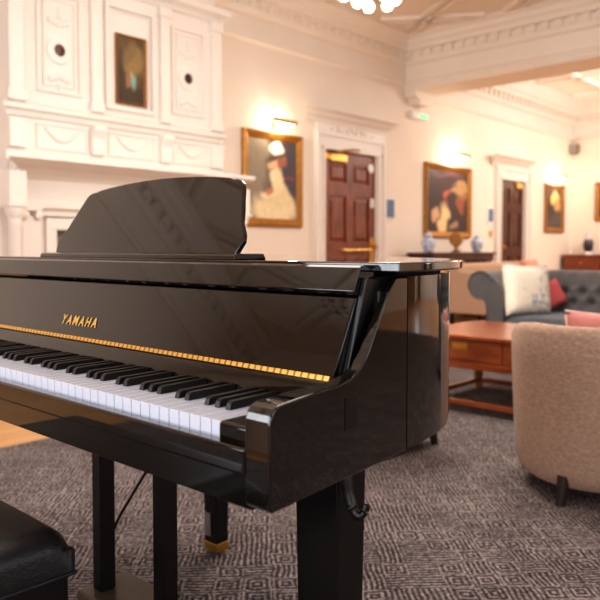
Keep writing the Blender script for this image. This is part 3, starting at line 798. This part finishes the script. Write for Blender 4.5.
# lid
lidp = [(.88, .610)] + [None]*0
def offset(pts, d):
    out = []
    for i, p in enumerate(pts):
        a = Vector(pts[max(i-1, 0)]); b_ = Vector(pts[min(i+1, len(pts)-1)]); t = (b_-a).normalized()
        out.append((p[0] + t.y*d, p[1] - t.x*d))
    return out
off = offset(rimc, .024)
lid_out = [(.88, .610), (.92, .6145)] + off[1:-1] + [(.947, 2.044), (.88, 2.044)]
bm = B(); prism(bm, lid_out, .9290, .9445); finish('lid', bm, M['black'], bevel=.003, segs=3, sharp=30, **pkw)
bm = B(); prism(bm, offset(rimc, -.018), RZ1-.003, .9292); finish('lid_pad', bm, M['matte'], **pkw)
# music desk
bm = B(); prism(bm, [(.885, .9445), (.888, .953), (.895, .956), (.965, .956), (.972, .9445)], .985, 1.715, 'y'); md_ = finish('music_desk', bm, M['black'], bevel=.002, **pkw)
d0, d1_ = Vector((.905, 0, .955)), Vector((.982, 0, 1.122)); dd = (d1_-d0).normalized(); dn = Vector((-dd.z, 0, dd.x))
DL = (d1_-d0).length
half = [(.335, 0), (.345, .028), (.340, .045), (.322, .07), (.318, .082), (.292, .148), (.288, .156), (.282, .161), (.268, .166), (.255, .166), (.245, .170), (.20, .176), (.13, .182), (.06, .1855), (0, .1865)]
outl = [(1.337-a, s) for a, s in half] + [(1.337+a, s) for a, s in reversed(half[:-1])]
bm = B()
rr = []
for o in (0, -.012):
    rr.append([((d0+dd*s+dn*o).x, y, (d0+dd*s+dn*o).z) for y, s in outl])
loft(bm, rr); bmesh.ops.transform(bm, matrix=Matrix.Translation(kinv), verts=bm.verts)
finish('desk_panel', bm, M['black'], md_, bevel=.0025, segs=3)
bm = B(); prism(bm, [(.955, .956), (.965, .956), (.952, 1.03), (.944, 1.03)], 1.2, 1.22, 'y'); bmesh.ops.transform(bm, matrix=Matrix.Translation(kinv), verts=bm.verts)
finish('desk_prop', bm, M['satin'], md_)
# legs
def pleg(x0, x1, y0, y1, shrink, m=M['legs']):
    cx_, cy_ = (x0+x1)/2, (y0+y1)/2; hx_, hy_ = (x1-x0)/2, (y1-y0)/2
    bm = B(); taper(bm, (cx_, cy_), (hx_*shrink, hy_*shrink), (cx_, cy_), (hx_, hy_), .05, RZ0+.004)
    lg = finish('leg', bm, m, bevel=.004, **pkw)
    bm = B(); taper(bm, (cx_, cy_), (hx_*shrink*1.02, hy_*shrink*1.02), (cx_, cy_), (hx_*shrink*1.06, hy_*shrink*1.06), .024, .052)
    bmesh.ops.transform(bm, matrix=Matrix.Translation(kinv), verts=bm.verts); finish('ferrule', bm, M['brass'], lg, bevel=.002)
    bm = B(); lathe(bm, [(0, -.012), (.026, -.012), (.028, -.006), (.028, .006), (.026, .012), (0, .012)], (cx_, cy_, .028+.0145), 18, 'x')
    bmesh.ops.transform(bm, matrix=Matrix.Translation(kinv), verts=bm.verts); finish('caster', bm, M['satin'], lg)
    return lg
lgn = pleg(.812, .882, .672, .762, .80); pleg(.80, .862, 1.942, 2.016, .80)
lt = pleg(1.41, 1.475, 1.65, 1.725, .74)
bm = B(); box(bm, 1.412, 1.4185, 1.682, 1.71, .075, .145); bmesh.ops.transform(bm, matrix=Matrix.Translation(kinv), verts=bm.verts); finish('tag_plate', bm, M['steel'], lt)
# lyre
bm = B(); box(bm, .86, 1.0, 1.19, 1.515, .025, .16)
ly = finish('pedal_box', bm, M['ped'], bevel=.006, **pkw)
for y in (1.472, 1.232):
    bm = B(); box(bm, .89, .93, y-.018, y+.018, .16, RZ0+.004); bmesh.ops.transform(bm, matrix=Matrix.Translation(kinv), verts=bm.verts); finish('lyre_post', bm, M['legs'], ly, bevel=.003)
for y in (1.25, 1.33, 1.41):
    bm = B(); loft(bm, [[(.87, y-.012, .07), (.87, y+.012, .07), (.87, y+.012, .085), (.87, y-.012, .085)], [(.78, y-.02, .055), (.78, y+.02, .055), (.78, y+.02, .068), (.78, y-.02, .068)], [(.755, y-.014, .052), (.755, y+.014, .052), (.755, y+.014, .06), (.755, y-.014, .06)]])
    bmesh.ops.transform(bm, matrix=Matrix.Translation(kinv), verts=bm.verts); finish('pedal', bm, M['brass'], ly, bevel=.003)
bm = B(); lathe(bm, [(.02, .0145), (.02, .03)], (.9, 1.33, 0.0), 12); bmesh.ops.transform(bm, matrix=Matrix.Translation(kinv), verts=bm.verts); finish('rubber_foot', bm, M['satin'], ly)
bm = B(); tube(bm, cat([(1.02, 1.26, .66), (1.02, 1.34, .555), (1.02, 1.432, .446), (1.02, 1.53, .33), (1.02, 1.592, .25), (1.02, 1.63, .16), (1.03, 1.65, .03)], 4), .004, 8); finish('cable', bm, M['satin'], **pkw)
# headphone hook and socket plate
bm = B(); hk = cat([(.815, .664, .65), (.815, .658, .615), (.815, .650, .588), (.817, .640, .574), (.822, .632, .577), (.826, .629, .590)], 5)
tube(bm, hk, [.010]*6+[.009]*6+[.007]*6+[.006]*(len(hk)-18), 12); finish('headphone_hook', bm, M['satin'], **pkw)
bm = B(); 
pl = lambda x, z, o: (x, sideY(x)-o, z)
loft(bm, [[pl(.765, .712, -.001), pl(.795, .712, -.001), pl(.795, .758, -.001), pl(.765, .758, -.001)], [pl(.765, .712, .0008), pl(.795, .712, .0008), pl(.795, .758, .0008), pl(.765, .758, .0008)]])
finish('socket_plate', bm, M['satin'], **pkw)

# ------------------------------------------------------------------ bench
bn = thing('piano_bench', 'black leather padded piano bench in front of the keyboard', 'bench', (.38, 1.38, 0))
def cushion(bm, hx, hy, z0, z1, r, nx=16, ny=24, dome=.012):
    def pt(u, v, top):
        x, y = (2*u-1), (2*v-1)
        ex = max(0, abs(x)*hx-(hx-r))/r; ey = max(0, abs(y)*hy-(hy-r))/r
        e = min(1, math.hypot(ex, ey)); drop = r*(1-math.sqrt(max(0, 1-e*e)))
        return z1 - drop*.9 + dome*(1-x*x)*(1-y*y)
    us = [0, .01, .03, .06] + [.1+.8*i/nx for i in range(nx+1)] + [.94, .97, .99, 1]
    vs = [0, .006, .018, .04] + [.07+.86*i/ny for i in range(ny+1)] + [.96, .982, .994, 1]
    g = [[bm.verts.new(((2*u-1)*hx, (2*v-1)*hy, pt(u, v, 1))) for v in vs] for u in us]
    for i in range(len(us)-1):
        for j in range(len(vs)-1): bm.faces.new((g[i][j], g[i+1][j], g[i+1][j+1], g[i][j+1]))
    # skirt
    ringT = [g[i][0] for i in range(len(us))] + [g[-1][j] for j in range(1, len(vs))] + [g[i][-1] for i in range(len(us)-2, -1, -1)] + [g[0][j] for j in range(len(vs)-2, 0, -1)]
    ringB = [bm.verts.new((v.co.x, v.co.y, z0)) for v in ringT]
    for i in range(len(ringT)):
        j = (i+1) % len(ringT); bm.faces.new((ringT[i], ringT[j], ringB[j], ringB[i]))
    bm.faces.new(ringB)
bm = B(); cushion(bm, .195, .365, .45, .523, .035); finish('seat', bm, M['leather'], bn, sharp=60)
bm = B()
for z in (.433, .478):
    for sx in (-1,):
        pass
pth = [(.196, -.366), (.196, .366), (-.196, .366), (-.196, -.366), (.196, -.366)]
tube(bm, [(x, y, .454) for x, y in pth], .003, 8); finish('piping', bm, M['leather'], bn)
bm = B(); box(bm, -.188, .188, -.358, .358, .36, .45); finish('frame', bm, M['satin'], bn, bevel=.004)
for sx in (-1, 1):
    for sy in (-1, 1):
        bm = B(); taper(bm, (sx*.155, sy*.325), (.02, .02), (sx*.155, sy*.325), (.024, .024), .014, .365); finish('leg', bm, M['satin'], bn, bevel=.003)

# ------------------------------------------------------------------ tub armchairs
def tub_chair(label, loc, rz):
    t = thing('tub_armchair', label, 'armchair', loc, rz)
    # plan: U opening toward +x.  Horizontal section points at angle th, from one arm tip round the back to the other
    def plan(r, th):
        # super-ellipse, slightly square
        c, s = math.cos(th), math.sin(th); p = 2.15
        k = (abs(c)**p + abs(s)**p)**(-1/p)
        return Vector((c*k*r, s*k*r*1.0))
    n = 48; a0 = math.radians(48)
    bm = B(); rings = []
    for i in range(n+1):
        th = a0 + (2*PI-2*a0)*i/n
        front = max(0, math.cos(th))           # 1 at front, 0 at sides/back
        ztop = .681 - .05*front**1.2 - .03*max(0, math.cos(th)+.3)
        sec = []
        prof = [(.30, .072), (.325, .086), (.340, .13), (.352, .25), (.360, .40), (.366, .55), (.366, ztop-.035), (.358, ztop-.012), (.342, ztop), (.315, ztop), (.295, ztop-.012), (.285, ztop-.04), (.275, .45), (.27, .30), (.27, .095)]
        for r, z in prof:
            q = plan(r*.925, th); sec.append((q.x, q.y, z))
        rings.append(sec)
    loft(bm, rings)
    finish('tub_shell', bm, M['beige'], t, sharp=60)
    bm = B(); prism(bm, [tuple(plan(.262, 2*PI*k/32)) for k in range(32)], .105, .30); finish('seat_base', bm, M['beige'], t, bevel=.02, segs=3)
    bm = B(); pts = [plan(.250, 2*PI*k/32) for k in range(32)]
    loft(bm, [[(p.x*s+.015, p.y*s, z) for p in pts] for s, z in ((.94, .30), (1, .32), (1, .41), (.95, .435), (.6, .448), (.1, .45))]); finish('seat_cushion', bm, M['beige'], t, sharp=60)
    for sx in (-1, 1):
        for sy in (-1, 1):
            bm = B(); c0 = (sx*.232, sy*.225); c1 = (sx*.22, sy*.21)
            lathe_pts = []
            for z, c, r in ((.0, c0, .018), (.11, c1, .024)):
                lathe_pts.append([(c[0]+r*math.cos(2*PI*k/12), c[1]+r*math.sin(2*PI*k/12), z+.014) for k in range(12)])
            loft(bm, lathe_pts); finish('leg', bm, M['darkwood'], t)
    return t
tub = tub_chair('oatmeal upholstered tub armchair seen from behind at the right edge', (2.900, 1.043, 0), math.radians(40.5))
dup(tub, (2.827, 2.141, 0), math.radians(-17), 'armchair behind the black piano, only one dark leg showing below the case')
def throw_pillow(name, label, loc, rot, w, h, d, m, catg='cushion', piping=None):
    t = thing(name, label, catg)
    t.matrix_basis = Matrix.Translation(loc) @ rot
    bm = B(); n = 14
    top, bot = [], []
    for i in range(n+1):
        for s, arr in ((1, top), (-1, bot)): arr.append([])
        for j in range(n+1):
            u, v = 2*i/n-1, 2*j/n-1
            sq = 1-.06*(1-abs(v)**2)*abs(u)**3; sq2 = 1-.06*(1-abs(u)**2)*abs(v)**3
            x, z = u*w/2*sq, v*h/2*sq2
            th = d/2*max(0, (1-u**4)*(1-v**4))**.55
            top[i].append(bm.verts.new((x, -th, z)))
            bot[i].append(top[i][j] if (i in (0, n) or j in (0, n)) else bm.verts.new((x, th, z)))
    for i in range(n):
        for j in range(n):
            bm.faces.new((top[i][j], top[i+1][j], top[i+1][j+1], top[i][j+1]))
            f = (bot[i][j], bot[i][j+1], bot[i+1][j+1], bot[i+1][j])
            bm.faces.new(f)
    finish('cover', bm, m, t, sharp=80)
    if piping:
        bm = B(); pth = []
        for k in range(4*n+1):
            q = k % (4*n)
            i, j = (q, 0) if q <= n else ((n, q-n) if q <= 2*n else ((3*n-q, n) if q <= 3*n else (0, 4*n-q)))
            u, v = 2*i/n-1, 2*j/n-1
            pth.append((u*w/2*(1-.06*(1-v*v)*abs(u)**3), 0, v*h/2*(1-.06*(1-u*u)*abs(v)**3)))
        tube(bm, pth, .006, 6); finish('piping', bm, piping, t)
    return t
E_ = lambda x, y, z: (Matrix.Rotation(z, 4, 'Z') @ Matrix.Rotation(y, 4, 'Y') @ Matrix.Rotation(x, 4, 'X'))
throw_pillow('throw_pillow', 'dusty pink cushion with pale piping poking over the tub armchair back', (2.83, .955, .590), E_(math.radians(-14), math.radians(4), math.radians(-49.5)), .40, .25, .12, M['pink'], piping=M['pipe'])

# ------------------------------------------------------------------ coffee table
X0, X1, Y0, Y1 = 3.65, 4.45, 1.10, 2.44
ct = thing('coffee_table', 'reddish brown campaign coffee table with drawers and brass handles', 'coffee table', ((X0+X1)/2, (Y0+Y1)/2, 0))
k = dict(parent=ct, world=True)
bm = B(); box(bm, X0-.02, X1+.02, Y0-.02, Y1+.02, .445, .470); finish('tabletop', bm, M['cherry'], bevel=.006, **k)
bm = B(); box(bm, X0+.01, X1-.01, Y0+.01, Y1-.01, .275, .446); box(bm, X0, X1, Y0, Y1, .275, .315); finish('apron', bm, M['cherry'], bevel=.003, **k)
for a, b_ in ((1.12, 1.44), (1.46, 1.83), (1.85, 2.42)):
    bm = B(); box(bm, X0-.001, X0+.02, a, b_, .322, .440); dr = finish('drawer', bm, M['cherry'], bevel=.004, **k)
    bm = B(); c = (a+b_)/2 if b_ < 2.3 else 2.11
    box(bm, X0-.006, X0-.0005, c-.05, c+.05, .382, .424); tube(bm, [(X0-.01, c-.035, .405), (X0-.016, c, .393), (X0-.01, c+.035, .405)], .004, 6)
    bmesh.ops.transform(bm, matrix=Matrix.Translation((-ct.location.x, -ct.location.y, 0)) if False else ct.matrix_basis.inverted(), verts=bm.verts); finish('handle', bm, M['brass'], dr)
for x in (X0+.035, X1-.035):
    for y in (Y0+.035, Y1-.035):
        bm = B(); taper(bm, (x, y), (.020, .020), (x, y), (.027, .027), .06, .28); lg = finish('leg', bm, M['cherrydark'], bevel=.003, **k)
        bm = B(); taper(bm, (x, y), (.018, .018), (x, y), (.022, .022), .014, .062); bmesh.ops.transform(bm, matrix=ct.matrix_basis.inverted(), verts=bm.verts); finish('brass_tip', bm, M['brass'], lg)
for a in ((X0+.018, X0+.052, Y0+.03, Y1-.03), (X1-.052, X1-.018, Y0+.03, Y1-.03), (X0+.03, X1-.03, Y0+.018, Y0+.052), (X0+.03, X1-.03, Y1-.052, Y1-.018)):
    bm = B(); box(bm, *a, .055, .085) ; finish('stretcher', bm, M['cherry'], bevel=.004, **k)

# ------------------------------------------------------------------ chesterfield sofa (faces -x)
SX0, SX1, SYL, SYR = 5.0, 5.92, 2.53, .62     # inner faces of arms at SYL (left) and SYR
sf = thing('chesterfield_sofa', 'slate grey buttoned chesterfield sofa with rolled arms behind the coffee table', 'sofa', (5.45, 1.56, 0))
k = dict(parent=sf, world=True)
HT = .79
def scroll(w0):
    """arm front section: (outward, z) outline of post with rolled top"""
    pts = [(0, .10), (0, .62)]
    for i in range(5): pts.append((.08*(i/4)**2, .62+.03*i))
    cxr, cz, r = .185, HT-.105, .105
    for i in range(19):
        a = math.radians(165 - i*(165+95)/18); pts.append((cxr+r*math.cos(a), cz+r*math.sin(a)))
    pts += [(.145, HT-.225), (.13, HT-.28), (.125, .40), (.125, .10)]
    return pts
for sgn, yb in ((1, SYL), (-1, SYR)):
    bm = B(); sc = scroll(0)
    prism(bm, [(yb+sgn*o, z) for o, z in sc], SX0, SX1-.05, 'x'); ar = finish('arm', bm, M['grey'], bevel=.012, segs=3, sharp=50, **k)
    bm = B(); pth = [(SX0-.003, yb+sgn*o, z) for o, z in sc[6:30]]; tube(bm, pth, .007, 6)
    bmesh.ops.transform(bm, matrix=sf.matrix_basis.inverted(), verts=bm.verts); finish('piping', bm, M['greyd'], ar)
bm = B(); box(bm, SX0+.02, SX1, SYR-.12, SYL+.12, .09, .30); finish('base', bm, M['grey'], bevel=.02, segs=3, **k)
bm = B(); cushion(bm, .36, (SYL-SYR)/2-.005, .30, .455, .05, 12, 30, .015); bmesh.ops.transform(bm, matrix=Matrix.Translation((5.37-5.45, (SYL+SYR)/2-1.56, 0)), verts=bm.verts); finish('seat_cushion', bm, M['greyd'], sf, sharp=60)
# buttoned back
NB, NR = 132, 44
bts = []
for r in range(3):
    z = .53 + r*.085
    for c in range(14):
        y = SYR+.05 + c*.145 + (.0725 if r % 2 else 0)
        if y < SYL-.03: bts.append((y, z))
def backx(y, z):
    d = min(math.hypot((y-by)/1.0, z-bz) for by, bz in bts)
    puff = min(d, .075)/.075
    f = .075*math.sin(puff*PI/2)
    # diamond pleats
    base = SX1-.20 + .12*(z-.42)
    return base - f
bm = B(); g = []
for j in range(NR+1):
    row = []
    for i in range(NB+1):
        y = SYR + (SYL-SYR)*i/NB; t_ = j/NR
        if t_ < .78:
            z = .40 + (HT-.12-.40)*t_/.78; x = backx(y, z)
        else:
            a = (t_-.78)/.22*math.radians(235); cxr, cz, r = SX1-.075, HT-.105, .105
            fade = max(0, 1-(t_-.78)/.08)
            z = cz + r*math.sin(a); x = cxr - r*math.cos(a)
            if fade > 0: x = x*(1-fade)+backx(y, min(z, HT-.11))*fade
        row.append(bm.verts.new((x, y, z)))
    g.append(row)
for j in range(NR):
    for i in range(NB): bm.faces.new((g[j][i], g[j][i+1], g[j+1][i+1], g[j+1][i]))
finish('back', bm, M['grey'], sharp=80, **k)
bm = B(); box(bm, SX1-.14, SX1, SYR, SYL, .10, HT-.12); finish('back_frame', bm, M['grey'], bevel=.01, **k)
for by, bz in bts:
    bm = B(); ball(bm, (backx(by, bz)-.002, by, bz), .011, .6, 1, 1, 10, 6); finish('button', bm, M['greyd'], **k)
for x in (SX0+.08, SX1-.08):
    for y in (SYR, SYL):
        bm = B(); lathe(bm, [(.02, .014), (.03, .04), (.028, .07), (.035, .10)], (x, y, 0), 14); finish('foot', bm, M['darkwood'], **k)
pd = Vector((.42, -.164, 0)).normalized()
throw_pillow('throw_pillow', 'cream cushion with blue floral print leaning on the chesterfield left arm', (5.225, 2.445, .648), E_(math.radians(-10), math.radians(2), math.atan2(pd.y, pd.x)), .46, .40, .14, M['print'])
throw_pillow('throw_pillow', 'rose pink cushion tucked behind the cream printed cushion on the chesterfield', (5.51, 2.40, .585), E_(math.radians(-20), math.radians(-20), math.radians(-24)), .31, .21, .10, M['red'])

# ------------------------------------------------------------------ beige settee against the console
st = thing('beige_settee', 'plain tan upholstered settee in front of the console table, behind the chesterfield', 'sofa', (9.0, 4.45, 0))
bm = B(); box(bm, -1.15, 1.15, -.34, .30, .16, .42); finish('base', bm, M['beige2'], st, bevel=.03, segs=3)
bm = B(); prism(bm, [(.16, .40), (.11, .74), (.13, .775), (.20, .785), (.29, .77), (.32, .74), (.34, .16), (.16, .16)], -1.15, 1.15, 'x'); finish('backrest', bm, M['beige2'], st, bevel=.02, segs=3)
for sx in (-1, 1):
    bm = B(); prism(bm, [(-.36, .16), (-.37, .60), (-.34, .64), (-.2, .655), (.2, .70), (.3, .7), (.3, .16)], *sorted((sx*1.02, sx*1.17)), 'x'); finish('arm', bm, M['beige2'], st, bevel=.03, segs=3)
for sx in (-1, 1):
    bm = B(); cushion(bm, .505, .25, .42, .50, .04, 10, 10); bmesh.ops.transform(bm, matrix=Matrix.Translation((sx*.51, -.09, 0)), verts=bm.verts); finish('seat_cushion', bm, M['beige2'], st, sharp=60)
for x in (-1.05, -.35, .35, 1.05):
    for y in (-.28, .26):
        bm = B(); taper(bm, (x, y), (.016, .016), (x, y), (.024, .024), 0, .165); finish('leg', bm, M['darkwood'], st)
throw_pillow('throw_pillow', 'coral cushion resting on the tan settee, just above the printed cushion', (9.62, 4.44, .655), E_(math.radians(-16), 0, math.radians(4)), .55, .34, .14, M['coral'])

# ------------------------------------------------------------------ console table and ornaments
cs = thing('console_table', 'dark mahogany console table along the cream wall under the figure painting', 'console table', (8.62, 5.12, 0))
bm = B(); box(bm, -.80, .90, -.21, .20, .885, .915); finish('tabletop', bm, M['mahogdark'], cs, bevel=.006)
bm = B(); box(bm, -.76, .85, -.18, .19, .80, .886); finish('apron', bm, M['mahogdark'], cs, bevel=.003)
for x in (-.62, .74):
    bm = B(); box(bm, x-.09, x+.09, -.17, .18, .10, .80); box(bm, x-.13, x+.13, -.19, .19, 0, .10); finish('pedestal', bm, M['mahogdark'], cs, bevel=.01)
for x in (-.46, .04, .54):
    bm = B(); box(bm, x-.2, x+.2, -.185, -.17, .815, .875); finish('drawer', bm, M['mahogdark'], cs, bevel=.003)
def ginger_jar(label, loc, s):
    t = thing('ginger_jar', label, 'jar', loc, 0, 'blue and white jars on the console')
    bm = B(); lathe(bm, [(0, 0), (.055, 0), (.058, .01), (.075, .05), (.098, .11), (.10, .15), (.088, .19), (.06, .215), (.045, .222), (.045, .235), (0, .235)], (0, 0, 0), 24); finish('body', bm, M['china'], t, sharp=60)
    bm = B(); lathe(bm, [(.05, .228), (.056, .234), (.056, .255), (.04, .272), (.012, .28), (.014, .292), (.008, .30), (0, .302)], (0, 0, 0), 20); finish('lid', bm, M['china'], t, sharp=60)
    t.scale = (s, s, s); return t
ginger_jar('blue and white china jar on the left end of the console table', (7.93, 5.06, .915), .9)
ginger_jar('blue and white lidded china jar on the right end of the console table', (9.27, 5.10, .915), .9)
mc = thing('mantel_clock', 'round gilt clock on a small foot between the china jars', 'clock', (8.62, 5.06, .915), -math.radians(48))
mc.scale = (.85, .85, .9)
bm = B(); box(bm, -.06, .06, -.04, .04, 0, .03); lathe(bm, [(.04, .03), (.022, .05), (.02, .08), (.035, .10)], (0, 0, 0), 16); finish('foot', bm, M['giltd'], mc, bevel=.003)
bm = B(); lathe(bm, [(0, .03), (.09, .03), (.105, .015), (.105, -.02), (.09, -.035), (.075, -.035)], (0, 0, .20), 28, 'y'); finish('clock_case', bm, M['gilt'], mc)
bm = B(); lathe(bm, [(0, -.03), (.076, -.03), (.076, -.025), (0, -.025)], (0, 0, .20), 28, 'y'); finish('clock_dial', bm, M['dial'], mc)

# ------------------------------------------------------------------ far right sideboard
sb = thing('sideboard', 'mahogany sideboard against the far right wall', 'sideboard', (13.0, 4.3, 0))
bm = B(); box(bm, -.25, .22, -1.1, .98, .06, .83); finish('carcass', bm, M['mahog'], sb, bevel=.005)
bm = B(); box(bm, -.28, .23, -1.13, 1.01, .83, .86); finish('top', bm, M['mahog'], sb, bevel=.006)
for y in (-.75, 0, .65):
    bm = B(); box(bm, -.265, -.25, y-.31, y+.30, .62, .80); d = finish('drawer', bm, M['mahog'], sb, bevel=.003)
    bm = B(); ball(bm, (-.275, y, .71), .018, u=10, v=6); finish('knob', bm, M['brass'], d)
    bm = B(); box(bm, -.265, -.25, y-.31, y+.30, .10, .59); d = finish('cupboard_door', bm, M['mahog'], sb, bevel=.003)
    bm = B(); ball(bm, (-.275, y+.24, .4), .016, u=10, v=6); finish('knob', bm, M['brass'], d)
for y in (-1.0, .88):
    for x in (-.2, .17):
        bm = B(); box(bm, x-.03, x+.03, y-.03, y+.03, 0, .06); finish('foot', bm, M['mahog'], sb)
vs_ = thing('china_vase', 'dark patterned china vase with white foot on the far sideboard', 'vase', (13.0, 4.93, .86))
bm = B(); lathe(bm, [(0, 0), (.075, 0), (.075, .03), (.06, .05)], (0, 0, 0), 20); finish('foot', bm, M['paper'], vs_)
bm = B(); lathe(bm, [(.055, .048), (.085, .12), (.095, .19), (.08, .25), (.05, .28)], (0, 0, 0), 24); finish('body', bm, M['dark_china'], vs_, sharp=60)
bm = B(); lathe(bm, [(.05, .278), (.045, .31), (.065, .36), (.06, .36), (.04, .31), (.04, .28)], (0, 0, 0), 20); finish('neck', bm, M['paper'], vs_, sharp=60)

# ------------------------------------------------------------------ lights
def area(name, loc, size, power, color, target=None, sy=None):
    l = bpy.data.lights.new(name, 'AREA'); l.energy = power; l.color = color; l.size = size
    if sy: l.shape = 'RECTANGLE'; l.size_y = sy
    o = bpy.data.objects.new(name, l); COL.objects.link(o); o.location = loc
    d = (Vector(target)-Vector(loc)) if target else Vector((0, 0, -1))
    o.rotation_euler = d.to_track_quat('-Z', 'Y').to_euler()
    return o
WARM = (1., .93, .86); DAY = (.90, .95, 1.)
for ax, a, b_ in WINS:
    m_ = (a+b_)/2
    if ax == 'x': area('window_daylight', (XL+.2, m_, 1.8), b_-a-.1, 60, DAY, (0, m_, 1.6), 2.1)
    else: area('window_daylight', (m_, YF+.2, 1.8), b_-a-.1, 30 if a < 8 else 60, DAY, (m_, 0, 1.6), 2.1)
area('overhead_fill', (3.3, 2.0, 3.45), 2.6, 90, WARM)  # added soft fill below the front ceiling; no such fixture hangs there
area('overhead_fill', (10.7, 2.2, 3.45), 2.6, 50, WARM)  # second added fill, brightens the far room without a fixture
def point(name, loc, power, r=.15, color=WARM):
    l = bpy.data.lights.new(name, 'POINT'); l.energy = power; l.color = color; l.shadow_soft_size = r
    o = bpy.data.objects.new(name, l); COL.objects.link(o); o.location = loc
point('chandelier_glow', (3.38, 2.52, 2.3), 90, .25)
point('chandelier_glow', (10.9, 2.6, 3.05), 150, .3)
w = bpy.data.worlds.new('world'); S.world = w; w.use_nodes = True
bg = w.node_tree.nodes.get('Background') or w.node_tree.nodes.new('ShaderNodeBackground')
bg.inputs[0].default_value = (.75, .85, 1, 1); bg.inputs[1].default_value = .6
S.view_settings.view_transform = 'Standard'; S.view_settings.look = 'Medium High Contrast'; S.view_settings.exposure = -.2
S.cycles.use_denoising = True; S.cycles.max_bounces = 8; S.cycles.sample_clamp_indirect = 6
